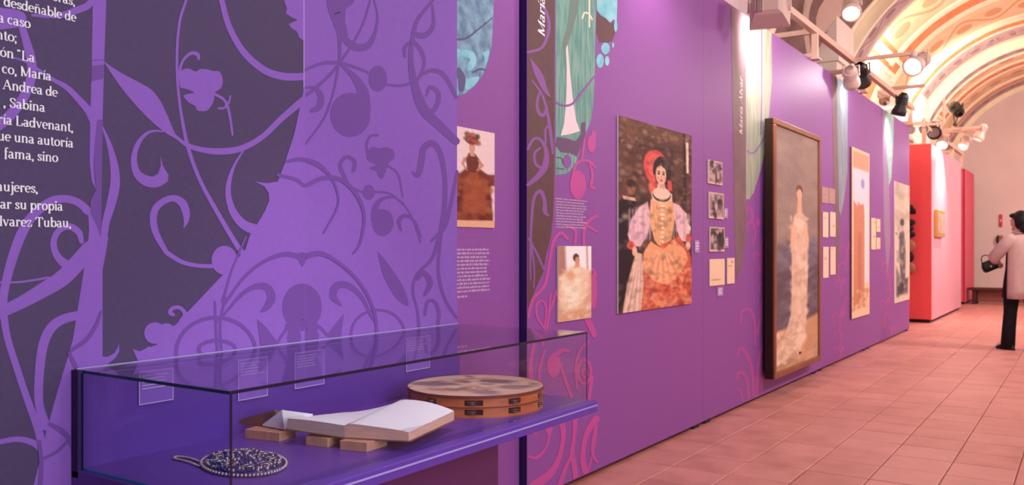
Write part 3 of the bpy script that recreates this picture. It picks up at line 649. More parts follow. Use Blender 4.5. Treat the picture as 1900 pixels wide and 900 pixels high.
poly('taupe_strip', [(1543, 60), (1552, 60), (1555, 300), (1558, 440), (1554, 520), (1548, 420), (1545, 250)], bpy.data.materials['taupe_print'], P6, 2, X6)
ornaments(P6, X6, 1546, 1576, 430, 650, 8, pinkfaint)
X7 = WX - .012
poly('turquoise_print', [(1637, 100), (1658, 100), (1658, 250), (1654, 330), (1648, 350), (1644, 330), (1641, 260)], mat('turquoise_print', (.16, .42, .42), .5, rgb2=(.42, .58, .54), scale=4, stretch=(1, 6, 3), detail=8), P7, 1, X7)
poly('taupe_strip', [(1637, 200), (1641, 205), (1650, 350), (1652, 450), (1646, 520), (1640, 420)], mat('mauve_print', (.30, .20, .34), .5), P7, 1, X7)
ornaments(P7, X7, 1632, 1660, 490, 610, 6, pinkfaint)

# ------------------------------------------------------------------ pictures: a painted surface is a fine grid with a colour per point
class Canvas:
    def __init__(s, w_, h_, bg):
        s.w, s.h = w_, h_; s.a = np.ones((h_, w_, 3)) * np.array(bg, float)
        s.x, s.y = np.meshgrid((np.arange(w_) + .5) / w_, (np.arange(h_) + .5) / h_)
    def mix(s, m, c): s.a = s.a * (1 - m[..., None]) + np.array(c, float) * m[..., None]; return s
    def ell(s, cx, cy, rx, ry, c, soft=.12, rot=0.0, op=1.0):
        asp = s.h / s.w; dx = s.x - cx; dy = (s.y - cy) * asp; k = math.radians(rot)
        u = (dx * math.cos(k) + dy * math.sin(k)) / rx; v_ = (-dx * math.sin(k) + dy * math.cos(k)) / (ry * asp)
        return s.mix(np.clip((1 - np.hypot(u, v_)) / soft + .5, 0, 1) * op, c)
    def pol(s, pts, c, soft=1.2, op=1.0):
        ins = np.zeros(s.x.shape, bool); X_ = s.x * s.w; Y_ = s.y * s.h; P_ = [(p[0] * s.w, p[1] * s.h) for p in pts]; dist = np.full(s.x.shape, 1e9)
        for (x0, y0), (x1, y1) in zip(P_, P_[1:] + P_[:1]):
            cond = ((y0 > Y_) != (y1 > Y_)) & (X_ < (x1 - x0) * (Y_ - y0) / (y1 - y0 + 1e-12) + x0); ins ^= cond
            t = np.clip(((X_ - x0) * (x1 - x0) + (Y_ - y0) * (y1 - y0)) / ((x1 - x0) ** 2 + (y1 - y0) ** 2 + 1e-9), 0, 1)
            dist = np.minimum(dist, np.hypot(X_ - x0 - t * (x1 - x0), Y_ - y0 - t * (y1 - y0)))
        sd = np.where(ins, dist, -dist); return s.mix(np.clip(sd / soft + .5, 0, 1) * op, c)
    def dabs(s, n, x0, x1, y0, y1, cols, rx=.04, ry=.02, op=.5):
        for _ in range(n):
            s.ell(rng.uniform(x0, x1), rng.uniform(y0, y1), rx * rng.uniform(.5, 1.4), ry * rng.uniform(.5, 1.4), cols[rng.integers(len(cols))], .8, rng.uniform(-40, 40), op)
        return s
    def grain(s, amp): s.a = np.clip(s.a + rng.normal(0, amp, s.a.shape[:2])[..., None], 2, 255); return s

def paint_mat():
    m = bpy.data.materials.new('painted_surface'); m.use_nodes = True; b = m.node_tree.nodes['Principled BSDF']
    at = m.node_tree.nodes.new('ShaderNodeAttribute'); at.attribute_name = 'paint'
    m.node_tree.links.new(at.outputs['Color'], b.inputs['Base Color']); b.inputs['Roughness'].default_value = .6; b.inputs['Specular IOR Level'].default_value = .2
    return m
PAINT = paint_mat()
def surface(cv, X, y0, y1, zt, zb, parent, name='print'):
    h_, w_ = cv.h, cv.w; gy = np.linspace(y0, y1, w_); gz = np.linspace(zt, zb, h_)
    vs = [(X, y, z) for z in gz for y in gy]; fs = [(r * w_ + c, (r + 1) * w_ + c, (r + 1) * w_ + c + 1, r * w_ + c + 1) for r in range(h_ - 1) for c in range(w_ - 1)]
    o = MB().add(vs, fs).build(name, PAINT, parent); at = o.data.color_attributes.new('paint', 'FLOAT_COLOR', 'POINT')
    a = np.clip(cv.a, 0, 255) / 255; l_ = np.where(a <= .04045, a / 12.92, ((a + .055) / 1.055) ** 2.4)
    at.data.foreach_set('color', np.concatenate([l_.reshape(-1, 3), np.ones((h_ * w_, 1))], 1).astype(np.float32).ravel()); return o
board_w = mat('white_card_edge', (226, 208, 200), .7); board_d = mat('dark_board_edge', (88, 60, 58), .7)
def picture(name, label, cat, px0, px1, pt, pb, cv, X, thick=.012, edge=board_w, group=None):
    """pt / pb: bearing of the top and bottom edge at the left side"""
    a = onX(px0, pt, X); b = onX(px1, pt, X); zb = onX(px0, pb, X).z
    e = empty(name); tag(e, label, cat, group)
    MB().box(X + .0025, X + thick, a.y, b.y, zb, a.z).build('board', edge, e)
    surface(cv, X + thick + .0006, a.y, b.y, a.z, zb, e)
    return e, a.y, b.y, a.z, zb

# figurine photograph on the recessed panel
c = Canvas(44, 100, (232, 204, 200)); c.pol([(0, .48), (1, .44), (1, .56), (0, .56)], (120, 60, 50), 2)
c.pol([(.02, .52), (.3, .40), (.62, .40), (.86, .46), (.95, .93), (0, .94)], (120, 52, 38), 2); c.dabs(90, 0, .9, .48, .92, [(150, 80, 50), (90, 30, 28), (176, 104, 66)], .10, .03, .5)
c.pol([(.22, .55), (.42, .42), (.52, .42), (.78, .6), (.75, .86), (.2, .86)], (168, 84, 54), 4, .7); c.pol([(0, .93), (1, .92), (1, 1), (0, 1)], (226, 172, 136), 1)
c.pol([(.28, .32), (.36, .25), (.5, .25), (.62, .31), (.56, .44), (.34, .44)], (110, 50, 40), 1.5); c.pol([(.30, .30), (.24, .37), (.34, .43), (.30, .43), (.18, .37), (.24, .30)], (190, 130, 108), 1.2)
c.pol([(.60, .30), (.72, .36), (.56, .43), (.52, .42), (.64, .36), (.56, .31)], (190, 130, 108), 1.2); c.ell(.43, .19, .07, .06, (206, 150, 124)); c.pol([(.40, .22), (.47, .22), (.50, .28), (.38, .28)], (206, 150, 124), 1)
c.ell(.43, .12, .15, .045, (130, 50, 48)); c.dabs(18, .3, .58, .06, .14, [(190, 60, 60), (70, 60, 40), (150, 90, 70)], .06, .02, .8); c.grain(4)
picture('photo_print', 'small photo print of a woman in a wide dark red dress on recessed panel', 'photograph', 840, 915.5, 233, 420.5, c, XR, .006)
# small painting of a woman in white
c = Canvas(44, 96, (216, 168, 134)); c.pol([(.2, 0), (1, 0), (1, .34), (.2, .34)], (246, 240, 238), 2); c.pol([(0, 0), (.2, 0), (.24, .34), (0, .4)], (178, 128, 116), 4); c.pol([(.82, 0), (.88, 0), (.9, .34), (.84, .34)], (206, 168, 152), 1)
c.pol([(.08, .40), (.36, .28), (.62, .28), (.9, .34), (.94, .55), (.7, .78), (.5, .88), (.12, .86), (.06, .6)], (238, 206, 172), 5); c.ell(.38, .62, .28, .20, (246, 232, 206), .7); c.ell(.38, .40, .12, .06, (232, 160, 122), .7)
c.ell(.52, .16, .09, .055, (90, 58, 50), .3); c.ell(.56, .20, .07, .05, (212, 146, 116), .3); c.pol([(.5, .23), (.62, .23), (.64, .30), (.46, .30)], (222, 160, 128), 2)
c.dabs(70, .05, .95, .3, .85, [(250, 240, 222), (222, 178, 144), (236, 198, 168)], .10, .03, .35); c.dabs(26, .05, .95, .86, .98, [(226, 164, 116), (200, 150, 120), (240, 206, 176)], .10, .02, .5); c.grain(4)
picture('painting_print', 'small painting print of a seated woman in a white dress above the glass case', 'painting', 1032.5, 1094, 456.5, 598, c, WX, .010)
# the large portrait: a plain seated lady in a peach costume
c = Canvas(130, 290, (78, 48, 44)); c.dabs(200, 0, 1, 0, .45, [(100, 64, 54), (62, 38, 38), (86, 52, 44), (112, 74, 60)], .12, .02, .5); c.pol([(0, 0), (1, 0), (1, .07), (0, .09)], (120, 80, 62), 8, .6); c.pol([(0, .13), (1, .11), (1, .115), (0, .137)], (56, 34, 34), 2, .7)
c.pol([(.86, 0), (.9, 0), (.92, .62), (.87, .62)], (52, 32, 32), 3); c.pol([(.905, .05), (.945, .05), (.95, .23), (.915, .23)], (240, 206, 184), 1.2); c.pol([(.66, .1), (.72, .1), (.74, .5), (.68, .5)], (62, 40, 38), 4, .7)
c.pol([(0, .44), (.07, .41), (.2, .41), (.28, .50), (.24, .72), (.1, .9), (0, 1)], (38, 26, 34), 3); c.ell(.155, .36, .05, .032, (152, 88, 66), .3); c.ell(.155, .335, .06, .02, (60, 38, 36), .3); c.pol([(.05, .402), (.2, .408), (.215, .425), (.06, .42)], (222, 180, 154), 1)
c.ell(.485, .235, .175, .100, (214, 80, 76), .06, -14); c.ell(.47, .215, .11, .06, (226, 104, 94), .5, -14, .7); c.ell(.555, .245, .125, .082, (50, 30, 32), .08); c.pol([(.40, .27), (.46, .27), (.47, .37), (.40, .385), (.37, .34)], (216, 88, 78), 2); c.pol([(.63, .29), (.69, .29), (.70, .345), (.64, .35)], (206, 82, 74), 2)
c.ell(.54, .265, .072, .058, (234, 182, 156), .12); c.ell(.54, .292, .048, .034, (236, 186, 162), .2); c.pol([(.46, .235), (.53, .212), (.62, .235), (.60, .222), (.53, .195), (.48, .215)], (50, 30, 32), 1.5)
for e_ in (.508, .574): c.ell(e_, .260, .017, .006, (60, 38, 38), .5); c.ell(e_, .249, .022, .003, (80, 50, 46), .5)
c.ell(.545, .296, .021, .006, (190, 70, 68), .4); c.ell(.546, .278, .009, .012, (212, 152, 128), .6); c.ell(.50, .284, .016, .010, (228, 148, 128), .8); c.ell(.59, .284, .016, .010, (228, 148, 128), .8)
c.pol([(.50, .31), (.59, .31), (.62, .36), (.47, .36)], (232, 182, 156), 1.5); c.pol([(.41, .37), (.48, .345), (.61, .345), (.70, .365), (.70, .41), (.55, .43), (.42, .42)], (238, 198, 176), 2)
c.ell(.55, .378, .125, .036, (54, 52, 50), .05); c.ell(.55, .367, .118, .034, (238, 198, 176), .08)
for P_, Q_ in (([(.36, .42), (.26, .45), (.15, .52), (.11, .60), (.16, .66), (.27, .66), (.36, .60), (.40, .50)], 0), ([(.70, .41), (.80, .42), (.92, .47), (.97, .56), (.93, .63), (.84, .63), (.77, .57), (.72, .48)], 1)):
    c.pol(P_, (226, 180, 190), 2); xs = [p[0] for p in P_]
    for k in range(7):
        u = (k + .5) / 7; x0 = min(xs) + (max(xs) - min(xs)) * u; c.pol([(x0 - .012, .46 + .03 * abs(u - .5)), (x0 + .012, .46), (x0 + .02 + .02 * (u - .5), .62), (x0 - .004, .63)], [(246, 218, 222), (204, 152, 172), (238, 200, 198)][k % 3], 2.5, .55)
c.pol([(.40, .405), (.55, .42), (.70, .40), (.735, .50), (.69, .62), (.57, .685), (.45, .63), (.38, .52)], (232, 174, 126), 1.5); c.pol([(.53, .43), (.585, .43), (.575, .67), (.555, .68)], (250, 220, 184), 1.5, .9)
for k in range(9): c.ell(.556, .445 + .025 * k, .045 - .002 * k, .004, (206, 126, 92), .5, 0, .8)
for x_ in (.43, .475, .64, .685): c.pol([(x_, .43), (x_ + .014, .43), (.56 + (x_ - .56) * .55, .66), (.555 + (x_ - .56) * .55, .66)], (206, 136, 96), 1.5, .6)
c.pol([(.30, .74), (.50, .66), (.80, .60), (.97, .70), (1, .80), (1, 1), (.24, 1), (.25, .84)], (206, 92, 66), 2); c.dabs(220, .25, 1, .80, 1, [(226, 126, 88), (190, 72, 56), (236, 148, 106), (172, 62, 54)], .035, .018, .6)
c.pol([(.40, .63), (.57, .68), (.72, .62), (.90, .68), (.94, .74), (.80, .82), (.63, .875), (.45, .85), (.29, .77), (.31, .69)], (238, 164, 120), 2)
for k in range(12): u = k / 11; c.pol([(.50 + .1 * u, .67), (.515 + .1 * u, .67), (.33 + .58 * u, .80 + .06 * math.sin(PI * u)), (.30 + .58 * u, .80 + .06 * math.sin(PI * u))], [(248, 196, 152), (222, 134, 94)][k % 2], 2, .55)
c.pol([(.21, .69), (.29, .70), (.31, .86), (.27, 1), (.05, 1), (.10, .86)], (226, 186, 164), 2)
for k in range(6): c.pol([(.23 + .008 * k, .71), (.24 + .008 * k, .71), (.09 + .035 * k, 1), (.07 + .035 * k, 1)], [(246, 220, 204), (196, 150, 132)][k % 2], 1.5, .6)
c.ell(.15, .655, .045, .022, (216, 84, 70), .3); c.ell(.195, .685, .032, .026, (234, 180, 154), .3); c.ell(.95, .61, .045, .024, (216, 80, 72), .3); c.ell(.94, .655, .036, .026, (236, 182, 154), .3); c.ell(.955, .555, .03, .02, (244, 214, 190), .4); c.dabs(420, 0, 1, 0, 1, [(40, 22, 24), (255, 226, 192)], .035, .012, .16); c.grain(7)
picture('portrait_print', 'large portrait print of a woman in a peach gown with a red hat', 'painting', 1144, 1280, 214, 582, c, WX, .012)

# three small photographs, two cards and the name plates on panel 5
def bw(seed, dark):
    r_ = np.random.default_rng(seed); cv = Canvas(26, 34, (222, 186, 176)); cv.pol([(.06, .06), (.94, .06), (.94, .9), (.06, .9)], (150, 120, 122) if not dark else (96, 76, 80), 1)
    for _ in range(26): cv.ell(r_.uniform(.12, .88), r_.uniform(.1, .86), r_.uniform(.04, .16), r_.uniform(.05, .2), [(58, 44, 52), (206, 176, 170), (104, 82, 86), (38, 28, 36)][r_.integers(4)], .5, 0, .75)
    return cv
SP = 'small cards and photographs on the panels'
picture('small_photograph', 'topmost of the three small photographs beside the large portrait', 'photograph', 1312, 1338, 296, 340, bw(1, False), X5, .010, group=SP)
picture('small_photograph', 'middle of the three small photographs beside the large portrait', 'photograph', 1313.5, 1340.5, 356, 405, bw(2, False), X5, .010, group=SP)
picture('small_photograph', 'lowest and darkest of the three small photographs beside the large portrait', 'photograph', 1315, 1342, 421, 467, bw(3, True), X5, .010, group=SP)
def card(px0, px1, pt, pb, X, label, rgb=(240, 206, 172), marks=2, seed=0):
    r_ = np.random.default_rng(seed); cv = Canvas(16, 24, rgb)
    for k in range(marks): cv.ell(r_.uniform(.25, .75), r_.uniform(.1, .8), .22, .03, (176, 132, 116), .6, 0, .7)
    return picture('text_card', label, 'card', px0, px1, pt, pb, cv, X, .008, group=SP)
card(1315, 1342.5, 481, 531, X5, 'wide cream card below the three small photographs', seed=1)
cc = card(1347.5, 1361, 479, 527, X5, 'narrow cream card beside the wide cream card', seed=2)
clear = mat('clear_plate', (176, 140, 190), .3, spec=.5)
def plate(px0, px1, pt, pb, X, label):
    e = empty('caption_plate'); tag(e, label, 'label', 'caption plates'); a = onX(px0, pt, X); b = onX(px1, pt, X); zb = onX(px0, pb, X).z
    MB().cbox(X + .001, X + .007, a.y, b.y, zb, a.z, .0015).build('plate', clear, e); mb = MB()
    for k in range(3):
        z = a.z - (a.z - zb) * (.2 + .22 * k); mb.box(X + .0071, X + .0076, a.y + (b.y - a.y) * .15, a.y + (b.y - a.y) * random.uniform(.5, .9), z - .006, z)
    mb.build('lettering', whiteprint, e)
plate(1288, 1296, 446, 469, WX, 'clear caption plate right of the large portrait')
plate(1342.5, 1349, 386, 405, X5, 'clear caption plate beside the middle small photograph')
plate(1343.5, 1350, 440, 460, X5, 'clear caption plate beside the lowest small photograph')
plate(1330, 1340, 533, 550, X5, 'clear caption plate under the wide cream card')
# big framed painting
wood = mat('frame_wood', (132, 70, 38), .45, noise=.25, scale=14, stretch=(1, 1, .2), spec=.5)
wood_dark = mat('frame_wood_shaded', (40, 18, 12), .5, noise=.2, scale=14)  # frame wood darkened, the shade on its sides put into the colour
c = Canvas(90, 330, (148, 124, 116)); c.dabs(260, 0, 1, 0, .45, [(156, 132, 122), (138, 116, 112), (164, 140, 126)], .2, .02, .4); c.pol([(0, .50), (1, .44), (1, .62), (0, .62)], (116, 110, 128), 14, .8); c.pol([(0, .60), (1, .56), (1, .84), (0, .84)], (96, 76, 84), 10)
c.dabs(140, 0, 1, .46, .84, [(126, 112, 126), (90, 72, 82), (108, 92, 104)], .16, .012, .4); c.pol([(0, .84), (1, .80), (1, 1), (0, 1)], (196, 150, 112), 6); c.dabs(80, 0, 1, .86, 1, [(214, 172, 132), (180, 130, 96), (170, 140, 128)], .18, .012, .5)
c.pol([(.42, .36), (.54, .33), (.68, .36), (.72, .46), (.74, .60), (.72, .70), (.70, .82), (.66, .90), (.50, .93), (.30, .96), (.04, .97), (.03, .93), (.22, .86), (.34, .78), (.36, .66), (.36, .52), (.34, .44)], (218, 184, 160), 3)
c.dabs(170, .34, .72, .36, .84, [(238, 208, 186), (196, 156, 136), (226, 190, 164)], .05, .012, .5); c.dabs(130, .04, .62, .84, .97, [(240, 214, 190), (198, 162, 138), (226, 186, 156)], .07, .010, .6); c.ell(.58, .90, .14, .03, (236, 208, 180), .5)
c.ell(.535, .245, .075, .022, (120, 68, 54), .3); c.ell(.535, .265, .06, .024, (232, 172, 146), .3); c.pol([(.50, .28), (.58, .28), (.60, .34), (.48, .34)], (228, 168, 142), 2)
c.ell(.40, .45, .05, .06, (232, 176, 150), .5, 8); c.ell(.70, .45, .05, .06, (232, 176, 150), .5, -8); c.ell(.53, .39, .12, .02, (240, 200, 178), .5); c.pol([(.60, .92), (.94, .84), (.98, .93), (.5, 1)], (206, 150, 110), 4, .7); c.ell(.55, .955, .03, .006, (40, 30, 34)); c.grain(4)
XF = X5; a = onX(1438, 218, XF + .115); b = onX(1523.5, 218, XF + .115); zb = onX(1438, 705, XF + .115).z; zt = a.z
fr = empty('framed_painting'); tag(fr, 'tall wood framed painting of a standing lady in white, set proud of the panel', 'painting')
FWD = .05
surface(c, XF + .098, a.y + .05, b.y - .05, zt - .05, zb + .05, fr, 'canvas'); MB().box(XF + .03, XF + .095, a.y + .03, b.y - .03, zb + .03, zt - .03).build('stretcher_board', board_d, fr)
for nm, bx in (('frame_rail', (a.y, b.y, zt - FWD, zt)), ('frame_rail', (a.y, b.y, zb, zb + FWD)), ('frame_stile', (a.y, a.y + FWD, zb + FWD, zt - FWD)), ('frame_stile', (b.y - FWD, b.y, zb + FWD, zt - FWD))):
    fo = MB().cbox(XF + .028, XF + .098, *bx, .004).build(nm, wood_dark, fr); MB().cbox(XF + .096, XF + .115, *bx, .007).build('moulding', wood, fo)
MB().box(XF + .001, XF + .028, a.y + .2, b.y - .2, zt - .5, zt - .42).build('hanging_batten', wood_dark, fr)
# cards on panel 6
Xc = X6
for i, (p0, p1, t, b_) in enumerate(((1524, 1536, 346, 376), (1537.5, 1548, 349, 377), (1525.5, 1535.5, 393, 440), (1539, 1549, 393, 439), (1526, 1536, 458, 516), (1539.5, 1549, 458, 510))):
    nm = ['mauve snapshot in the top row left, beside the framed painting', 'mauve snapshot in the top row right, beside the framed painting', 'cream card in the middle row left, beside the framed painting', 'cream card in the middle row right, beside the framed painting', 'cream card in the bottom row left, beside the framed painting', 'cream card in the bottom row right, beside the framed painting'][i]
    card(p0, p1, t, b_, Xc, nm, rgb=(240, 206, 184) if i > 1 else (186, 146, 146), marks=1 if i > 1 else 4, seed=20 + i)
c = Canvas(40, 240, (236, 200, 168)); c.pol([(.06, .02), (.94, .02), (.94, .12), (.06, .12)], (206, 160, 132), 2); c.pol([(.08, .12), (.94, .12), (.94, .34), (.08, .34)], (226, 214, 232), 4); c.ell(.6, .2, .1, .03, (150, 156, 206), .6)
c.pol([(.1, .31), (.3, .34), (.36, .31), (.44, .33), (.66, .32), (.70, .40), (.68, .90), (.1, .92)], (206, 134, 108), 2); c.pol([(.34, .5), (.5, .5), (.5, .9), (.36, .9)], (176, 110, 88), 5, .7); c.pol([(.72, .34), (.92, .34), (.92, .8), (.74, .8)], (238, 226, 236), 4); c.dabs(50, .1, .9, .84, .95, [(190, 130, 100), (226, 176, 140)], .1, .01, .6); c.grain(4)
picture('tall_poster', 'tall pale poster with a rust coloured tower, right of the six cards', 'poster', 1577, 1610, 272, 592, c, X6, .02, edge=board_d)
card(1615.5, 1624, 404, 463, X7, 'long cream card left of the turquoise print', seed=40); card(1625.5, 1632, 406, 430, X7, 'upper small card left of the turquoise print', seed=41); card(1625.5, 1632, 441, 462, X7, 'lower small card left of the turquoise print', seed=42)
c = Canvas(36, 150, (216, 196, 180)); c.dabs(60, 0, 1, 0, .4, [(196, 178, 160), (226, 204, 186), (160, 150, 140)], .2, .04, .5); c.pol([(.3, .42), (.6, .40), (.72, .6), (.68, .82), (.4, .84), (.28, .6)], (92, 86, 96), 3); c.ell(.48, .36, .12, .04, (186, 160, 148), .4); c.ell(.48, .33, .13, .03, (70, 64, 70), .4)
c.pol([(.1, .7), (.5, .84), (.9, .8), (.86, .94), (.1, .94)], (110, 104, 106), 4); c.ell(.4, .88, .2, .05, (60, 56, 62), .5); c.dabs(40, .1, .9, .4, .94, [(150, 140, 138), (70, 66, 74), (196, 180, 168)], .08, .02, .5); c.grain(4)
picture('tall_photograph', 'tall black and white photograph at the far end of the purple panels', 'photograph', 1658.5, 1686, 336, 563, c, X7, .012)

# ------------------------------------------------------------------ glass showcase
def glass_mat():
    m = bpy.data.materials.new('clear_glass'); m.use_nodes = True; nt = m.node_tree; nt.nodes.remove(nt.nodes['Principled BSDF']); out = nt.nodes['Material Output']
    tr = nt.nodes.new('ShaderNodeBsdfTransparent'); tr.inputs[0].default_value = (.965, .975, .98, 1); gl = nt.nodes.new('ShaderNodeBsdfGlossy'); gl.inputs['Roughness'].default_value = .0
    g = nt.nodes.new('ShaderNodeNewGeometry'); d = nt.nodes.new('ShaderNodeVectorMath'); d.operation = 'DOT_PRODUCT'
    nt.links.new(g.outputs['Incoming'], d.inputs[0]); nt.links.new(g.outputs['Normal'], d.inputs[1])
    def M(op, a, b):
        n = nt.nodes.new('ShaderNodeMath'); n.operation = op
        for i, v_ in enumerate((a, b)):
            if v_ is None: continue
            if isinstance(v_, (int, float)): n.inputs[i].default_value = v_
            else: nt.links.new(v_, n.inputs[i])
        return n.outputs[0]
    f = M('ADD', M('MULTIPLY', M('POWER', M('SUBTRACT', 1.0, M('ABSOLUTE', d.outputs['Value'], None)), 5.0), .80), .035)
    mx = nt.nodes.new('ShaderNodeMixShader'); nt.links.new(f, mx.inputs[0]); nt.links.new(tr.outputs[0], mx.inputs[1]); nt.links.new(gl.outputs[0], mx.inputs[2]); nt.links.new(mx.outputs[0], out.inputs[0]); return m
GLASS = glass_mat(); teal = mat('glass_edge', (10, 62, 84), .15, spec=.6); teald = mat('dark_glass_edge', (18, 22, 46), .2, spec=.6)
casev = mat('case_violet', (.105, .040, .33), .35, noise=.03, scale=30, spec=.4); casefront = mat('case_plinth', (.13, .030, .11), .5, noise=.05, scale=20); silver = mat('glint_line', (.36, .30, .62), .3, spec=.6)
SX0, SX1, SY0, SY1, SZ, GT = WX + .004, -1.615, 1.266, 2.938, .662, .926
case = empty('glass_showcase', (0, 0, 0)); tag(case, 'long glass showcase on a violet shelf in front of the violet panels', 'showcase')
MB().cbox(SX0, -1.575, SY0 - .012, SY1 + .012, SZ - .045, SZ, .004).build('shelf', casev, case)
MB().box(-1.5755, -1.573, SY0, SY1 + .008, SZ - .020, SZ - .015).build('shelf_highlight', silver, case)  # pale strip painted in place of the highlight along the shelf lip
MB().box(SX0, SX0 + .016, SY0 + .008, SY1 - .004, SZ, GT - .012).build('back_panel', casev, case)
MB().box(SX0, -1.80, SY0 + .06, 2.60, .06, SZ - .045).build('plinth', casefront, case); MB().box(SX0, -1.84, SY0 + .1, 2.56, 0, .06).build('plinth_base', footmat, case)
MB().box(SX0, SX0 + .03, SY0 - .012, SY0 - .002, SZ - .02, GT).build('wall_channel', darkside, case)
g = .008
for nm, b_ in (('top_pane', (SX0, SX1, SY0, SY1, GT - g, GT)), ('front_pane', (SX1 - g, SX1, SY0 + g, SY1 - g, SZ + .001, GT - g)), ('left_pane', (SX0, SX1, SY0, SY0 + g, SZ + .001, GT - g)), ('right_pane', (SX0, SX1, SY1 - g, SY1, SZ + .001, GT - g))):
    MB().box(*b_).build(nm, GLASS, case)
e_ = .0008
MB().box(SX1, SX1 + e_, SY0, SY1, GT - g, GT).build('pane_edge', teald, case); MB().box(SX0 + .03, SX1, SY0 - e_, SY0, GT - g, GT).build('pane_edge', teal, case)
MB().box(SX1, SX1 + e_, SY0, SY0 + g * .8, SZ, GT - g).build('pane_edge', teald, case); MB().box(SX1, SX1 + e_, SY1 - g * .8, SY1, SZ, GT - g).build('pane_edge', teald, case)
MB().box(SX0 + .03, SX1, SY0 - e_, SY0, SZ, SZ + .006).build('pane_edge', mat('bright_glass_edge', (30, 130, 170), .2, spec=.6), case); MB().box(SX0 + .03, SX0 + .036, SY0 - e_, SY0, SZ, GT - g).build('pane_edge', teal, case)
MB().box(SX0, SX0 + .004, SY0, SY1, GT, GT + .003).build('pane_edge', silver, case)  # pale strip drawn for the line of light on the back glass edge

cardm = mat('caption_card', (.22, .10, .52), .4, spec=.4); cardl = mat('caption_rim', (.52, .42, .74), .4)
XB = SX0 + .016
for px0, px1, pt, pb, lb in ((256, 320, 690, 752, 'first caption card from the left inside the showcase'), (440, 495, 668, 744, 'second caption card from the left inside the showcase'), (545, 600, 655, 722, 'third caption card from the left inside the showcase'), (752, 796, 628, 690, 'rightmost caption card inside the showcase, behind the tambourine')):
    a = onX(px0, pb, XB); b = onX(px1, pb, XB); zt = min(onX(px0, pt, XB).z, GT - .02); e = empty('caption_card'); tag(e, lb, 'label', 'caption cards in the showcase')
    MB().box(XB + .001, XB + .004, a.y, b.y, a.z, zt).build('card', cardm, e); t = .0025
    MB().box(XB + .004, XB + .005, a.y, a.y + t, a.z, zt).box(XB + .004, XB + .005, b.y - t, b.y, a.z, zt).box(XB + .004, XB + .005, a.y + t, b.y - t, a.z, a.z + t).box(XB + .004, XB + .005, a.y + t, b.y - t, zt - t, zt).build('rim', cardl, e)
    mb = MB()
    for k in range(5):
        z = zt - .012 - k * .009; mb.box(XB + .004, XB + .0046, a.y + .01, a.y + .01 + (b.y - a.y - .02) * random.uniform(.6, 1), z - .003, z)
    mb.build('lettering', cardl, e)

# ---- tambourine
TC = Vector((-1.905, 2.605)); TR = .252; TB = SZ; TT = SZ + .078
rim = mat('tambourine_wood', (186, 96, 52), .45, noise=.22, scale=9, stretch=(1, 1, 5), spec=.5); rimd = mat('tambourine_band', (112, 46, 38), .5); jing = mat('jingle_metal', (150, 140, 140), .3, metal=.9)
slotm = mat('slot_dark', (24, 14, 16), .8)
tb = empty('tambourine', (TC.x, TC.y, TB)); tag(tb, 'large wooden tambourine with painted skin and two rows of jingles in the showcase', 'tambourine')
def ringwall(z0, z1, r0, r1, gaps=None, n=120):
    mb = MB()
    for k in range(n):
        a0, a1 = 2 * PI * k / n, 2 * PI * (k + 1) / n
        if gaps and any(((math.degrees(a0) - g_) % 360) < 12 for g_ in gaps): continue
        vs = [(r * math.cos(a), r * math.sin(a), z) for z in (z0, z1) for r in (r0, r1) for a in (a0, a1)]
        mb.add(vs, [(0, 1, 3, 2), (4, 6, 7, 5), (0, 4, 5, 1), (2, 3, 7, 6), (0, 2, 6, 4), (1, 5, 7, 3)])
    return mb
gaps = [261 + 36 * k for k in range(10)]; gaps = [g_ % 360 for g_ in gaps]
for z0, z1, gp in ((0, .010, None), (.010, .030, gaps), (.030, .042, None), (.042, .062, gaps), (.062, .074, None)):
    ringwall(z0, z1, TR - .012, TR, gp).build('rim', rim, tb)
ringwall(.034, .038, TR, TR + .0025).build('band', rimd, tb); ringwall(.066, .077, TR, TR + .003).build('skin_edge', rimd, tb)
for g_ in gaps:
    am = math.radians(g_ + 6)
    for z in (.020, .052):
        for dz in (-.003, .003):
            MB().loft([[((TR - .004) * math.cos(am) + .016 * math.cos(t_) * r_, (TR - .004) * math.sin(am) + .016 * math.sin(t_) * r_, z + dz + q) for t_ in [2 * PI * k / 12 for k in range(12)]] for r_, q in ((1, -.001), (1, .001), (.4, .0025))]).build('jingle', jing, tb)
n_ = 72
cv = Canvas(60, 60, (206, 172, 152)); cv.dabs(30, 0, 1, 0, 1, [(220, 190, 168), (196, 156, 136), (150, 130, 136)], .16, .07, .5)
for x_, y_, rx, ry, cc_ in ((.2, .35, .16, .10, (112, 92, 108)), (.3, .6, .10, .12, (150, 110, 100)), (.55, .7, .16, .09, (104, 92, 96)), (.6, .35, .12, .12, (176, 130, 112)), (.78, .55, .10, .10, (140, 116, 112)), (.42, .2, .12, .06, (160, 110, 96)), (.75, .25, .10, .06, (150, 120, 130))): cv.ell(x_, y_, rx, ry, cc_, .5, 20, .85)
cv.dabs(40, .1, .9, .1, .9, [(96, 80, 88), (226, 196, 174), (170, 110, 90)], .05, .03, .6)
vs = []; fs = []; cols = []; nr = 22
for i in range(nr + 1):
    for k in range(n_):
        r_ = i / nr; a_ = 2 * PI * k / n_; x_, y_ = r_ * math.cos(a_), r_ * math.sin(a_); vs.append(((TR + .001) * x_, (TR + .001) * y_, .0765 + .0015 * (1 - r_))); cols.append(cv.a[min(59, int((y_ * .5 + .5) * 59)), min(59, int((x_ * .5 + .5) * 59))])
for i in range(nr):
    for k in range(n_): fs.append((i * n_ + k, (i + 1) * n_ + k, (i + 1) * n_ + (k + 1) % n_, i * n_ + (k + 1) % n_))
sk = MB().add(vs, fs).build('painted_skin', PAINT, tb); at = sk.data.color_attributes.new('paint', 'FLOAT_COLOR', 'POINT')
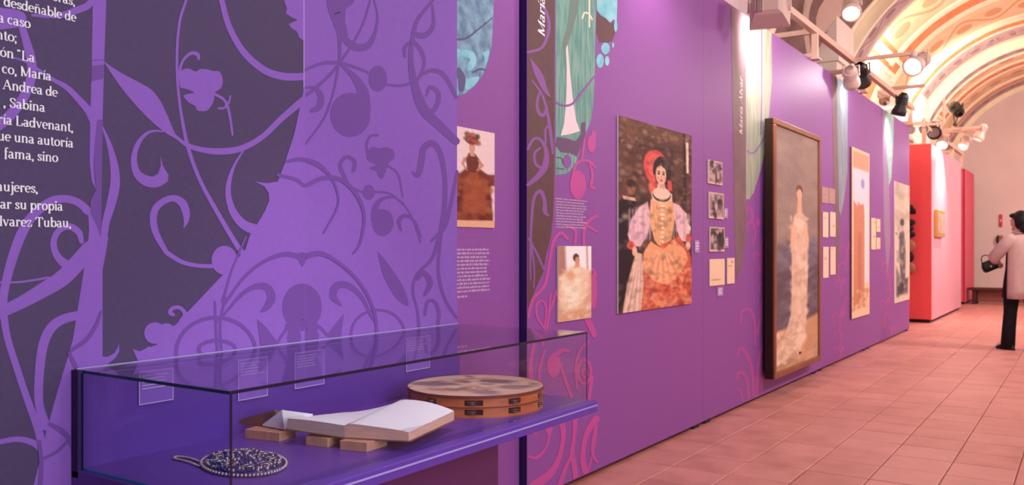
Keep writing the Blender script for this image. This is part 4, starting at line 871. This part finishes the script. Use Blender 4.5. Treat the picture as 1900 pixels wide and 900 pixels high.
at.data.foreach_set('color', np.array([(*lin(c_), 1) for c_ in cols], np.float32).ravel())

# ---- open book, booklet and wooden blocks (outlines taken at their own heights above the shelf)
def cp(x, y, z): return onZ(400 + x / 3.958, 700 + y / 3.958, z)
paper = mat('page_paper', (.80, .77, .84), .8, noise=.02, scale=20); pagee = mat('page_edges', (214, 168, 152), .85, noise=.22, scale=60, stretch=(.3, .3, 14)); pagee2 = mat('grey_page_edges', (176, 150, 146), .85, noise=.25, scale=60, stretch=(.3, .3, 14))
leather = mat('book_cover', (120, 82, 74), .6, noise=.2, scale=30); block_m = mat('beech_block', (196, 142, 116), .6, noise=.15, scale=12, stretch=(6, 1, 1))
BT = .028                                  # height of the wooden blocks
zb0 = SZ + BT + .0035
def hexa(lo, up): return MB().add(list(lo) + list(up), [(3, 2, 1, 0), (4, 5, 6, 7), (0, 1, 5, 4), (1, 2, 6, 5), (2, 3, 7, 6), (3, 0, 4, 7)])
bk = empty('open_book'); tag(bk, 'thick old book lying open on wooden blocks in the showcase', 'book')
N0 = cp(1440, 472, zb0); N0.x = min(N0.x, SX1 - .014); FA = cp(1780, 300, zb0) - N0; FA.z = 0; fa = FA.normalized(); DEP = .325
WA = cp(1062, 448, zb0) - N0; WA.z = 0; wa = WA.normalized(); WID = .200; WLn = .185
def bp_(u, v_, z): q = N0 + wa * u + fa * v_; return (q.x, q.y, z)
def leafs(u0, u1, fn, m_side, name, nu=14, nv=8):
    """fn(s, v) -> (bottom, top) height of the leaf block above the cover"""
    lo = [[bp_(u0 + (u1 - u0) * i / nu, DEP * j / nv, zb0 + fn(i / nu, j / nv)[0]) for j in range(nv + 1)] for i in range(nu + 1)]
    up = [[bp_(u0 + (u1 - u0) * i / nu, DEP * j / nv, zb0 + fn(i / nu, j / nv)[1]) for j in range(nv + 1)] for i in range(nu + 1)]
    rings = [lo[i] + up[i][::-1] for i in range(nu + 1)]
    blk = MB().loft(rings).build(name, m_side, bk)
    t_ = MB(); t_.add([tuple(Vector(p) + Vector((0, 0, .0007))) for r_ in up for p in r_], [(i * (nv + 1) + j, (i + 1) * (nv + 1) + j, (i + 1) * (nv + 1) + j + 1, i * (nv + 1) + j + 1) for i in range(nu) for j in range(nv)])
    t_.build('page', paper, blk, smooth=True); return blk
def right_h(t, v): return (0, .024 + .018 * t ** .7 + v * (.004 + .016 * math.sin(PI * min(1, t * 1.05) * .75)) - (.010 * max(0, (t - .88) / .12) ** 2))
def left_h(t, v): return (.016 * t * (1 - v), (.034 + .012 * math.sin(PI * .5 * t)) * (1 - v) + v * (.040 * (1 - t) ** 1.5 + .006))
leafs(0, WID, right_h, pagee, 'right_pages'); leafs(WID + .0008, WID + WLn, left_h, pagee2, 'left_pages')
MB().loft([[bp_(u, -.003, zb0 - .003 + k), bp_(u, DEP + .003, zb0 - .003), bp_(u, DEP + .003, zb0 - .0004), bp_(u, -.003, zb0 - .0004 + k)] for u, k in ((-.005, 0), (WID, 0), (WID + WLn + .003, .016))]).build('cover', leather, bk)
# booklet behind it
bl = empty('thin_booklet'); tag(bl, 'thin open booklet lying behind and left of the open book in the showcase', 'booklet')
q = [cp(130, 325, zb0 + .006), cp(500, 384, zb0), cp(700, 290, zb0 + .028), cp(430, 240, zb0 + .056)]
hexa([v - Vector((0, 0, .003)) for v in q], q).build('cover', leather, bl)
q2 = [cp(345, 346, zb0 + .010), cp(505, 374, zb0 + .006), cp(715, 270, zb0 + .040), cp(488, 240, zb0 + .062)]
hexa([v - Vector((0, 0, .004)) for v in q2], q2).build('pages', paper, bl)
def block(x0, x1, y0, y1, dx, dy, lb):
    """front bottom edge from (x0,y0) to (x1,y1) as seen, side running away by (dx,dy)"""
    a = cp(x0, y0, SZ); b = cp(x1, y1, SZ); c_ = cp(x1 + dx, y1 + dy, SZ); d_ = a + (c_ - b); h_ = Vector((0, 0, BT))
    o = hexa([a, b, c_, d_], [v + h_ for v in (a, b, c_, d_)]).build('wooden_block', block_m); bv = o.modifiers.new('bevel', 'BEVEL'); bv.width = .0012; bv.segments = 1
    return tag(o, lb, 'block', 'wooden blocks in the showcase')
block(912, 1112, 533, 553, 150, -50, 'wooden block under the right half of the open book'); block(662, 824, 500, 518, 120, -40, 'wooden block under the left half of the open book'); block(216, 470, 448, 476, 120, -40, 'wooden block under the thin booklet')

# ---- beaded purse with its chain
navy = mat('navy_beads', (24, 34, 104), .3, spec=.6); silv = mat('silver_beads', (176, 160, 166), .3, metal=.6)
PC = onZ(452, 862, SZ); U = (onZ(535, 862, SZ) - onZ(372, 862, SZ)); ru = U.length / 2; ud = U.normalized(); Vv = onZ(452, 838, SZ) - onZ(452, 886, SZ); rv = Vv.length / 2; vd = Vv.normalized()
ps = empty('beaded_purse', (PC.x, PC.y, SZ)); tag(ps, 'navy and silver beaded ornament with a chain lying on the showcase shelf', 'jewellery')
def pp(r_, a_, z): q = ud * (ru * r_ * math.cos(a_)) + vd * (rv * r_ * math.sin(a_)); return (q.x, q.y, z)
MB().loft([[pp(r_, 2 * PI * k / 36, z) for k in range(36)] for r_, z in ((.90, .0005), (.93, .006), (.80, .012), (.4, .015), (.02, .016))]).build('pouch', navy, ps, True)
mb = MB()
for i in range(70):                                        # silver twisted edging
    a_ = 2 * PI * i / 70; mb.sphere(pp(.97, a_, .006), .0048, 7, 5)
mb.build('edging', silv, ps, True)
mb = MB(); mn = MB()
for r_, n_ in ((.84, 52), (.72, 44), (.6, 36), (.48, 28), (.36, 22), (.24, 14), (.1, 7)):
    for i in range(n_):
        a_ = 2 * PI * i / n_ + random.uniform(-.05, .05); z = .0125 + .005 * (1 - r_)
        (mb if random.random() < .55 else mn).sphere(pp(r_ + random.uniform(-.03, .03), a_, z), random.uniform(.0032, .0052), 6, 4)
tag(mb.build('silver_beads', silv, ps, True), kind='stuff'); tag(mn.build('dark_beads', navy, ps, True), kind='stuff')
for k in range(9):                                         # loops of filigree
    a_ = 2 * PI * k / 9; c0 = Vector(pp(.62, a_, .019)); MB().tube([(c0.x + .013 * math.cos(t_), c0.y + .013 * math.sin(t_), c0.z) for t_ in [2 * PI * j / 14 for j in range(15)]], .0016, 6, False).build('filigree_loop', silv, ps, True)
tail = [onZ(x_, y_, SZ + .004) for x_, y_ in ((384, 862), (370, 856), (356, 851), (342, 848), (328, 847), (322, 850), (334, 853), (350, 857), (368, 864), (386, 868))]
pts = [Vector(p) for p in spline([tuple(p) for p in tail], 5)]
for i, p in enumerate(pts):
    MB().sphere((p.x - PC.x, p.y - PC.y, .0035), (.0042, .0042, .0034), 7, 5).build('chain_bead', silv, ps, True)

# ------------------------------------------------------------------ red partitions beyond
red = mat('red_board', (.72, .070, .080), .5, noise=.03, scale=20); pinkb = mat('pink_board', (.68, .32, .40), .5, noise=.03, scale=20); crim = mat('crimson_board', (.66, .075, .13), .5, noise=.03, scale=20)
rp = empty('red_partition'); tag(rp, 'bright red box partition with a pink flank after the purple panels', 'partition')
MB().box(-3.0, -2.17, 15.74, 15.80, .06, 2.98).build('front_board', red, rp); MB().box(-2.20, -2.168, 15.80, 19.75, .05, 2.98).build('side_board', pinkb, rp); MB().box(-2.98, -2.2, 15.80, 19.7, .0, .05).build('base', footmat, rp)
MB().box(-3.0, -2.20, 19.69, 19.75, .06, 2.98).build('back_board', red, rp)
cp2 = empty('crimson_partition'); tag(cp2, 'crimson box partition standing before the pale end wall', 'partition')
MB().box(-3.0, -2.285, 21.4, 21.46, .06, 3.0).build('front_board', crim, cp2); MB().box(-2.30, -2.27, 21.4, 23.2, .05, 3.0).build('side_board', crim, cp2); MB().box(-2.98, -2.3, 21.46, 23.15, 0, .05).build('base', footmat, cp2)
# small framed object on the pink flank
a = onX(1733, 405, -2.168); b = onX(1742, 405, -2.168); zb = onX(1737, 440, -2.168).z
gf = empty('gilt_frame'); tag(gf, 'small gilt framed picture on the pink flank of the red partition', 'picture')
gilt = mat('gilt', (206, 158, 84), .35, metal=.5)
MB().cbox(-2.167, -2.11, a.y, a.y + .9, zb, zb + .46, .01).build('frame', gilt, gf); MB().cbox(-2.113, -2.105, a.y + .06, a.y + .84, zb + .06, zb + .40, .002).build('picture', mat('dull_picture', (150, 120, 110), .6, rgb2=(190, 160, 140), scale=6), gf)
# dark hanging pieces beside the last purple panel
dk = mat('dark_velvet', (38, 14, 24), .8, noise=.2, scale=10); bronze = mat('bronze', (150, 92, 70), .5)
for i, (pt, pb, m_, lb) in enumerate(((378, 397, dk, 'round dark piece hung highest on the red board edge'), (407, 441, dk, 'dark lobed piece hung in the middle of the red board edge'), (446, 508, bronze, 'bronze toned piece hung lowest on the red board edge'))):
    a = onY(1697 + (i > 0) * 1.5, pt, 15.735); zb = onY(1697, pb, 15.735).z; e = empty('hung_display_piece'); tag(e, lb, 'display piece', 'pieces hung on the red board')
    hgt = a.z - zb; cx_ = a.x - .10; cz = (a.z + zb) / 2
    if i == 0:
        MB().sphere((cx_, 15.69, cz), (.10, .045, hgt / 2), 16, 10).build('crown', m_, e, True); MB().tube([(cx_, 15.69, cz - hgt * .2), (cx_, 15.68, cz - hgt * .28)], .13, 20).build('brim', m_, e, True)
    else:
        for k in range(3):
            z = a.z - hgt * (k + .5) / 3; MB().sphere((cx_ + .012 * (-1) ** k, 15.69, z), (.10, .04, hgt / 5.4), 14, 8).build('lobe', m_ if k != 1 else dk, e, True)
        MB().tube([(cx_, 15.732, a.z - .01), (cx_, 15.70, a.z - .02), (cx_, 15.69, a.z - hgt * .12)], .006, 6).build('hook', bronze, e)
# bench by the end wall
darkw = mat('dark_bench_wood', (70, 34, 36), .6, noise=.2, scale=10); bfront = mat('bench_front', (150, 92, 84), .7)
be = empty('low_bench'); tag(be, 'low dark bench against the pale end wall', 'bench')
MB().cbox(-2.24, .2, 21.6, 22.1, .31, .36, .008).build('seat', darkw, be)
for x_ in (-2.16, -.06):
    for y_ in (21.63, 22.0): MB().cbox(x_, x_ + .09, y_, y_ + .07, 0, .31, .006).build('leg', darkw, be)
MB().box(-2.07, -.06, 21.86, 21.88, .04, .31).build('back_board', bfront, be)
# alarm plate on the end wall
al = empty('alarm_box'); tag(al, 'small red alarm plate on the pale end wall', 'alarm'); a = onY(1854, 398, Y1); b = onY(1860, 421, Y1)
MB().cbox(a.x, b.x, Y1 - .04, Y1 - .001, b.z, a.z, .008).build('plate', mat('alarm_red', (196, 50, 70), .5), al); MB().cbox(a.x + .02, b.x - .02, Y1 - .055, Y1 - .04, (a.z + b.z) / 2 - .03, (a.z + b.z) / 2 + .03, .006).build('button', board_w, al)
ex = empty('wall_fixture'); tag(ex, 'small dark fixture on the pale end wall below the red plate', 'fixture'); a = onY(1851, 437, Y1); b = onY(1861, 455, Y1)
MB().cbox(a.x + .03, b.x, Y1 - .06, Y1 - .001, b.z, a.z, .01).build('body', mat('handset_grey', (150, 96, 100), .5), ex); MB().tube([(a.x + .02, Y1 - .08, a.z), (a.x - .01, Y1 - .09, (a.z + b.z) / 2), (a.x + .02, Y1 - .08, b.z)], .022, 8).build('handset', dk, ex, True)

# ------------------------------------------------------------------ lighting truss over the panels
alu = mat('painted_truss', (214, 176, 160), .5, noise=.05, scale=10, spec=.4)
tr = empty('lighting_truss'); tag(tr, 'pale box truss running along the top of the purple panels', 'truss')
ZR, XT, XTB = 3.375, WX + .02, WX - .50
def bar(p, q_, r_=.028, name='tube'): return MB().box(*(sorted((p[0] - r_, q_[0] + r_))), *(sorted((p[1] - r_, q_[1] + r_))), *(sorted((p[2] - r_, q_[2] + r_)))).build(name, alu, tr)
bar((XT, .2, ZR), (XT, 14.3, ZR), .03, 'rail'); bar((XTB, .2, ZR), (XTB, 14.3, ZR), .03, 'rail'); bar((XTB, .2, 3.14), (XTB, 14.3, 3.14), .022, 'rail')
for y_ in (1.2, 3.5, 5.85, 8.68, 10.85, 14.1):
    bar((XT, y_, PT + .040), (XT, y_, ZR - .058), .028, 'post'); bar((XTB, y_, 3.14), (XTB, y_, ZR), .022, 'post')
    bar((XTB, y_, ZR), (XT, y_, ZR), .024, 'cross_tube'); bar((XTB, y_, 3.14), (XT - .04, y_, 3.14), .02, 'cross_tube')
    MB().box(XT - .05, XT + .05, y_ - .06, y_ + .06, PT, PT + .012).build('foot_plate', alu, tr)
for y0_, y1_ in ((5.85, 8.68), (8.68, 10.85), (10.85, 14.1)):
    MB().tube([(XTB, y0_, 3.14), (XTB, y1_, ZR)], .016, 8).build('diagonal', alu, tr)
for y_, xo in ((1.9, -1.20), (7.3, -1.78), (12.7, -1.85)): bar((XT, y_, ZR + .055), (xo, y_, ZR + .055), .022, 'outrigger')
bar((XT - .56, 7.3, ZR + .02), (XT - .56, 7.3, 4.4), .02, 'post')
# rails beyond
tr2 = empty('lighting_truss'); tag(tr2, 'pale truss carrying lamps above the red partition', 'truss')
for p, q_ in (((-2.3, 15.8, 3.3), (-2.3, 21.2, 3.3)), ((-2.8, 15.8, 3.3), (-2.8, 21.2, 3.3))): MB().box(p[0] - .03, p[0] + .03, p[1], q_[1], p[2] - .03, p[2] + .03).build('rail', alu, tr2)
for y_ in (15.9, 17.6, 19.5, 21.0):
    MB().box(-2.83, -2.27, y_ - .025, y_ + .025, 3.33, 3.38).build('cross_tube', alu, tr2); MB().box(-2.33, -2.27, y_ - .03, y_ + .03, 2.98 if y_ < 19.7 else 3.0, 3.27).build('post', alu, tr2)
for y_, x_ in ((16.75, -1.55), (17.2, -1.55)): MB().box(-2.27, x_, y_ - .02, y_ + .02, 3.30, 3.34).build('outrigger', alu, tr2)
MB().tube([(-2.0, 15.9, 3.34), (-2.0, 15.9, 3.75)], .02, 8).build('post', alu, tr2); MB().box(-2.27, -2.0, 15.88, 15.92, 3.30, 3.34).build('outrigger', alu, tr2)

# spotlights
can_w = mat('pale_lamp_housing', (214, 186, 176), .4, spec=.5); can_b = mat('black_lamp_housing', (26, 22, 26), .4, spec=.5)
lens_on = mat('lit_lens', (1, .93, .82), .4, emit=14); lens_off = mat('unlit_lens', (150, 140, 140), .1, spec=.8)
def spot_lamp(label, pos, target, housing, lit=True, energy=0, angle=80, color=WARM, hang=.16, size=1.0, blend=.9, rad=.05):
    pos = Vector(pos); d = (Vector(target) - pos).normalized()
    e = empty('spotlight', pos); tag(e, label, 'spotlight', 'spotlights'); e.rotation_euler = d.to_track_quat('-Z', 'Y').to_euler()
    k = size; R_ = .062 * k
    MB().loft([[(r_ * math.cos(t_), r_ * math.sin(t_), z) for t_ in [2 * PI * j / 20 for j in range(20)]] for r_, z in ((R_ * .45, .20 * k), (R_ * .8, .17 * k), (R_ * .85, .07 * k), (R_ * 1.15, .02 * k), (R_ * 1.2, -.03 * k), (R_ * 1.02, -.03 * k), (R_ * .95, .01 * k))], False).build('housing', housing, e, True)
    for j in range(4): MB().tube([(0, 0, .09 * k + .02 * k * j), (0, 0, .098 * k + .02 * k * j)], R_ * .98, 18).build('cooling_fin', housing, e)
    MB().tube([(0, 0, .004 * k), (0, 0, .010 * k)], R_ * .97, 20).build('lens', lens_on if lit else lens_off, e)
    up = e.rotation_euler.to_matrix().inverted() @ Vector((0, 0, 1))
    top = up * hang; sd = Vector((R_ * 1.08, 0, .08 * k))
    MB().tube([sd, sd * 1.0 + up * R_ * 1.5, top], .007 * k, 8).build('yoke', housing, e); MB().tube([(-sd.x, 0, sd.z), Vector((-sd.x, 0, sd.z)) + up * R_ * 1.5, top], .007 * k, 8).build('yoke', housing, e)
    MB().tube([top - up * .02, top + up * .03], .022 * k, 10).build('clamp', housing, e)
    if energy:
        l_ = light('lamp_light', 'SPOT', (0, 0, -.04 * k), energy, color, spot_size=math.radians(angle), spot_blend=blend, shadow_soft_size=rad); l_.parent = e
    return e
def wall_washer(label, pos, target, energy, hang):
    pos = Vector(pos); d = (Vector(target) - pos).normalized(); e = empty('wall_washer', pos); tag(e, label, 'floodlight'); e.rotation_euler = d.to_track_quat('-Z', 'Y').to_euler()
    def rg(wx, wy, z): return [(-wx, -wy, z), (wx, -wy, z), (wx, wy, z), (-wx, wy, z)]
    MB().loft([rg(.07, .05, .16), rg(.10, .07, .13), rg(.145, .105, 0), rg(.145, .105, -.03), rg(.13, .09, -.03), rg(.12, .08, .0)], False).add(rg(.07, .05, .16), [(0, 1, 2, 3)]).build('housing', can_w, e)
    MB().box(-.119, .119, -.079, .079, .002, .008).build('lens', lens_on, e)
    for j in range(5): MB().box(-.09 + .012 * j, -.086 + .012 * j, -.06, .06, .135, .175).build('cooling_fin', can_w, e)
    up = e.rotation_euler.to_matrix().inverted() @ Vector((0, 0, 1))
    for sx in (-1, 1): MB().tube([(sx * .15, 0, .03), Vector((sx * .15, 0, .03)) + up * .1, up * hang], .009, 8).build('yoke', can_w, e)
    MB().tube([up * (hang - .02), up * (hang + .03)], .03, 10).build('clamp', can_w, e)
    l_ = light('lamp_light', 'SPOT', (0, 0, -.05), energy, WARM, spot_size=math.radians(140), spot_blend=1.0, shadow_soft_size=.08); l_.parent = e
wall_washer('large pale boxy wall washing lamp above the pale green banner', onX(1428, 26, -1.98), (-2.45, 8.4, 2.5), 120, .14)
p = onY(1580, 22, 9.7); spot_lamp('bright hanging spotlight before the white pilaster', p, (p.x + .15, 8.6, 2.6), can_w, True, 0, 75, hang=ZR + .03 - p.z if ZR + .03 > p.z else .2, size=1.4)
p = onX(1696, 122, -1.62); spot_lamp('glaring spotlight on an outrigger, aimed back at the framed painting', p, (-2.30, 8.2, 2.1), can_w, True, 40, 75, WARM, hang=.12, size=1.5, rad=.03)
bar((XT, p.y, p.z + .14), (p.x, p.y, p.z + .14), .02, 'outrigger')
spot_lamp('pale flood lamp on the truss end, lighting the vault', (-2.45, 13.3, 3.47), (-2.70, 14.4, 4.6), can_w, True, 210, 150, WARM2, hang=-.10, size=1.2)
p = onX(1772, 200, -1.93); spot_lamp('flood lamp lighting the vault near the end wall', p, (-2.6, 18.0, 4.6), can_b, True, 200, 150, WARM2, hang=-.30, size=1.4)
p = onX(1600, 150, -2.12); spot_lamp('black spotlight hung under the truss above the six cards', p, (-2.25, 12.0, 1.9), can_b, False, 0, size=1.3)
p = onX(1580, 152, -2.12); spot_lamp('tan spotlight hung under the truss left of the black one', p, (-2.35, 11.3, 2.2), can_w, True, 30, 110, size=1.2)
p = onX(1668, 208, -2.10); spot_lamp('black spotlight by the turquoise print', p, (-2.35, 12.6, 2.3), can_b, True, 40, 110, size=1.3)
p = onX(1693, 240, -2.35); spot_lamp('leftmost grey spotlight on top of the red partition', onY(1690, 241, 15.9), (-2.3, 14.5, 3.0), can_w, False, size=1.05)
spot_lamp('second grey spotlight on top of the red partition', onY(1714, 240, 15.9), (-2.0, 14.5, 3.0), can_w, False, size=1.15)
spot_lamp('black spotlight on top of the red partition', onY(1733, 246, 16.6), (-1.9, 15.5, 2.8), can_b, False, size=1.6)
spot_lamp('lit spotlight above the pink flank of the red partition', onY(1748, 268, 17.3), (-2.2, 16.4, 2.4), can_w, True, 20, 110, size=1.4)
spot_lamp('upper lit spotlight before the end wall', onX(1815, 256, -1.60), (-2.2, 16.75, 1.75), can_w, True, 200, 100, size=1.3, hang=.17)
spot_lamp('lower lit spotlight before the end wall', onX(1787, 271, -1.85), (-2.2, 16.4, 2.2), can_w, True, 40, 100, size=1.2, hang=.10)
# lamps above the top edge of the picture
spot_lamp('pale spotlight above the large portrait, out of the top of the picture', (-1.80, 4.75, 3.30), (-2.25, 5.0, 2.0), can_w, True, 34, 110, size=1.6)
spot_lamp('pale spotlight above the teal print, out of the top of the picture', (-1.85, 3.5, 3.30), (-2.25, 3.7, 2.2), can_w, True, 26, 100, size=1.6)

spot_lamp('pale spotlight aimed down at the glass showcase, out of the top of the picture', (-1.20, 1.9, 3.24), (-1.86, 2.05, .70), can_w, True, 110, 42, (1, .95, .93), hang=.16, size=1.5)
# ------------------------------------------------------------------ visitor
skin = mat('skin', (206, 140, 116), .6); hairm = mat('black_hair', (14, 10, 14), .5, noise=.3, scale=30); coatm = mat('cream_coat', (186, 150, 146), .85, noise=.06, scale=12); blk = mat('black_cloth', (16, 13, 18), .85, noise=.2, scale=20); shoe = mat('black_shoe', (18, 12, 12), .35)
bagm = mat('black_leather', (14, 11, 14), .4, noise=.2, scale=30); bootm = shoe
base = onZ(1893, 650, 0); PA = 142
# local frame: +x the way she faces, +y her left, z up
pe = empty('person', (base.x, base.y, 0), math.radians(PA)); tag(pe, 'dark haired person in a cream coat and black trousers holding a black bag', 'person')
body = MB()
body.tube([(0, 0, .86), (0, 0, .95), (-.01, 0, 1.08), (-.01, 0, 1.22), (-.01, 0, 1.34), (-.005, 0, 1.40)], [.12, .135, .115, .13, .13, .06], 16, flat=1.15)
body.tube([(0, .0, 1.36), (.01, 0, 1.44), (.015, 0, 1.50)], [.06, .05, .05], 12)
for s_ in (-1, 1):
    st = .10 if s_ > 0 else -.16
    body.tube([(0, .08 * s_, .90), (st * .4, .085 * s_, .70), (st * .6, .085 * s_, .48), (st * .8, .085 * s_, .28), (st, .085 * s_, .07)], [.085, .078, .055, .052, .036], 14)
    body.tube([(st - .05, .085 * s_, .05), (st + .03, .085 * s_, .045), (st + .14, .085 * s_, .03)], [.034, .036, .026], 10)
# head
hd = []
for j in range(13):
    ph = -PI / 2 + PI * (j + .05) / 12.1
    rr = math.cos(ph); zz = math.sin(ph); hd.append([(.018 + (.095 * rr * math.cos(t_)) + (.012 if zz < 0 and math.cos(t_) > 0 else 0) * rr, .072 * rr * math.sin(t_) * (1 - .18 * max(0, -zz)), 1.575 + .115 * zz) for t_ in [2 * PI * k / 20 for k in range(20)]])
body.loft(hd)
body.sphere((.118, 0, 1.565), (.017, .013, .020), 10, 6); body.sphere((.107, 0, 1.575), (.012, .010, .024), 8, 6)
body.sphere((.108, 0, 1.525), (.010, .024, .009), 10, 6); body.sphere((.095, 0, 1.482), (.022, .026, .018), 10, 6)
for s_ in (-1, 1): body.sphere((.012, .075 * s_, 1.565), (.020, .010, .030), 8, 6)
# arms: left bent forward carrying the bag, right hanging
AL = [(-.01, .165, 1.345), (.05, .235, 1.24), (.13, .272, 1.13), (.175, .215, 1.085), (.215, .145, 1.06)]
AR = [(-.01, -.165, 1.345), (-.03, -.225, 1.20), (-.02, -.235, 1.06), (.03, -.235, .93), (.06, -.23, .82)]
for A_ in (AL, AR): body.tube(A_, [.058, .050, .044, .038, .028], 12)
def hand(org, d, side, palm_n, curl):
    org = Vector(org); d = Vector(d).normalized(); side = Vector(side).normalized(); pn = Vector(palm_n).normalized()
    body.tube([org - d * .01, org + d * .03, org + d * .085], [.026, .036, .036], 10, flat=.55)
    for k, (off, ln) in enumerate(((-.030, .062), (-.010, .074), (.010, .070), (.029, .054))):
        b0 = org + d * .075 + side * off; p1 = b0 + (d * math.cos(curl) + pn * math.sin(curl)) * ln * .45; p2 = p1 + (d * math.cos(curl * 2.1) + pn * math.sin(curl * 2.1)) * ln * .32; p3 = p2 + (d * math.cos(curl * 3) + pn * math.sin(curl * 3)) * ln * .25
        body.tube([b0 - d * .02, b0, p1, p2, p3], [.009, .0095, .0088, .008, .0065], 8)
    t0 = org + d * .025 - side * .03; body.tube([t0 + side * .015, t0, t0 + d * .03 - side * .018 + pn * .01, t0 + d * .055 - side * .012 + pn * .022], [.012, .0115, .010, .008], 8)
hand((.222, .135, 1.056), (.5, -.8, -.25), (.2, .3, -.9), (-.8, -.5, -.2), .62)
hand((.062, -.23, .81), (.12, .02, -1), (1, 0, .1), (.1, 1, 0), .30)
ob = body.build('body', skin, pe, True); rm = ob.modifiers.new('remesh', 'REMESH'); rm.mode = 'VOXEL'; rm.voxel_size = .0055; rm.use_smooth_shade = True; sm = ob.modifiers.new('smooth', 'SMOOTH'); sm.factor = .5; sm.iterations = 3
for s_ in (-1, 1): MB().sphere((.1, .032 * s_, 1.585), (.012, .015, .009), 10, 6).build('eye', mat('eye_dark', (40, 26, 24), .2), ob, True)
# hair
hr = []
for j in range(13):
    ph = -PI / 2 + PI * (j + .05) / 12.1; rr = math.cos(ph); zz = math.sin(ph)
    hr.append([(-.008 + (.112 if math.cos(t_) < 0 else .104) * rr * math.cos(t_) * (1 if (zz > .22 or math.cos(t_) < .25) else .55), .090 * rr * math.sin(t_), 1.585 + .125 * zz) for t_ in [2 * PI * k / 24 for k in range(24)]])
oh = MB().loft(hr).sphere((-.07, 0, 1.50), (.065, .075, .075), 14, 9).sphere((.062, .01, 1.645), (.06, .075, .035), 12, 8).build('hair', hairm, pe, True)
for p_ in (): pass
# coat: an open A-line coat, wavy hem, sleeves to the wrist, dark dress showing in front
def ringc(z, rx, ry, cx_=0.0, a0=-88, a1=138, n=40, wav=0.0):
    out = []
    for k in range(n + 1):
        t_ = math.radians(180 + a0 + (a1 - a0) * k / n); wv = 1 + wav * math.sin(7 * t_)
        out.append((cx_ + rx * math.cos(t_) * wv, ry * math.sin(t_) * wv, z))
    return out
lv = [(1.425, .070, .080, .00, 0), (1.40, .100, .125, -.01, 0), (1.365, .125, .185, -.01, 0), (1.30, .145, .205, -.01, 0), (1.18, .165, .220, -.01, .01), (1.02, .18, .228, -.01, .02), (.88, .195, .24, -.015, .025), (.74, .21, .252, -.02, .035), (.635, .222, .262, -.025, .045)]
coat = MB(); R1 = [ringc(z, rx, ry, cx_, wav=wv) for z, rx, ry, cx_, wv in lv]; n1 = len(R1[0])
for r_ in R1: coat.v += r_
for i in range(len(R1) - 1):
    for k in range(n1 - 1): coat.f.append((i * n1 + k, i * n1 + k + 1, (i + 1) * n1 + k + 1, (i + 1) * n1 + k))
oc = coat.build('coat', coatm, pe, True); so = oc.modifiers.new('solid', 'SOLIDIFY'); so.thickness = .012; so.offset = 1
for A_ in (AL, AR):
    pts_ = A_[:4] + [tuple(Vector(A_[3]).lerp(Vector(A_[4]), .75))]
    MB().tube([tuple(Vector(pts_[0]) + Vector((0, -.03 if A_ is AL else .03, .015)))] + pts_, [.07, .082, .076, .070, .062, .058], 16).build('sleeve', coatm, oc, True)
col_ = MB().tube([(.06 * math.cos(t_) - .0 + .01, .072 * math.sin(t_), 1.435 + .012 * math.cos(t_)) for t_ in [math.radians(50 + 260 * k / 20) for k in range(21)]], .018, 8).build('collar', coatm, oc, True)
dr = MB().loft([[(rx * math.cos(t_) + .01, ry * math.sin(t_), z) for t_ in [2 * PI * k / 28 for k in range(28)]] for z, rx, ry in ((1.40, .075, .10), (1.32, .115, .16), (1.15, .128, .165), (1.0, .14, .165), (.85, .165, .18), (.70, .185, .19), (.64, .19, .195))]).build('dress', blk, pe, True)
for s_ in (-1, 1):
    st = .10 if s_ > 0 else -.16
    tz = MB().tube([(0, .085 * s_, .80), (st * .5, .088 * s_, .62), (st * .62, .088 * s_, .46), (st * .82, .088 * s_, .26), (st * .98, .088 * s_, .045)], [.092, .086, .074, .076, .080], 18).build('trouser_leg', blk, pe, True)
    MB().loft([[(st + x_ + (lx * math.cos(t_)), .086 * s_ + wy * math.sin(t_), z) for t_ in [2 * PI * k / 20 for k in range(20)]] for z, x_, lx, wy in ((.0, .035, .135, .046), (.016, .035, .138, .048), (.03, .035, .130, .045), (.055, .01, .10, .043), (.09, -.02, .055, .040))]).build('shoe', bootm, pe, True)
# bag hung from the forearm
wm = Matrix.Translation(pe.location) @ Matrix.Rotation(math.radians(PA), 4, 'Z')
bg = empty('handbag', wm @ Vector((.175, .265, .985)), 0); bg.rotation_euler = (math.radians(6), math.radians(24), math.radians(PA + 62)); bg.scale = (.72, .8, .8); tag(bg, 'black leather handbag hanging from the forearm of the person in the cream coat', 'bag')
ri = []
for z, lx, wy in ((0, .10, .030), (.03, .125, .045), (.09, .125, .045), (.15, .10, .030), (.165, .095, .018)): ri.append([(lx * math.copysign(abs(math.cos(t_)) ** .5, math.cos(t_)), wy * math.copysign(abs(math.sin(t_)) ** .6, math.sin(t_)), z - .02) for t_ in [2 * PI * k / 24 for k in range(24)]])
MB().loft(ri).build('body', bagm, bg, True); MB().cbox(-.105, .105, .038, .052, .03, .135, .01).build('flap', bagm, bg); MB().tube([(-.085, 0, .13), (-.07, 0, .20), (-.02, 0, .235), (.03, 0, .235), (.07, 0, .20), (.085, 0, .13)], .008, 8).build('handle', bagm, bg, True)
MB().cbox(-.012, .012, .051, .056, .035, .06, .003).build('clasp', gilt, bg)
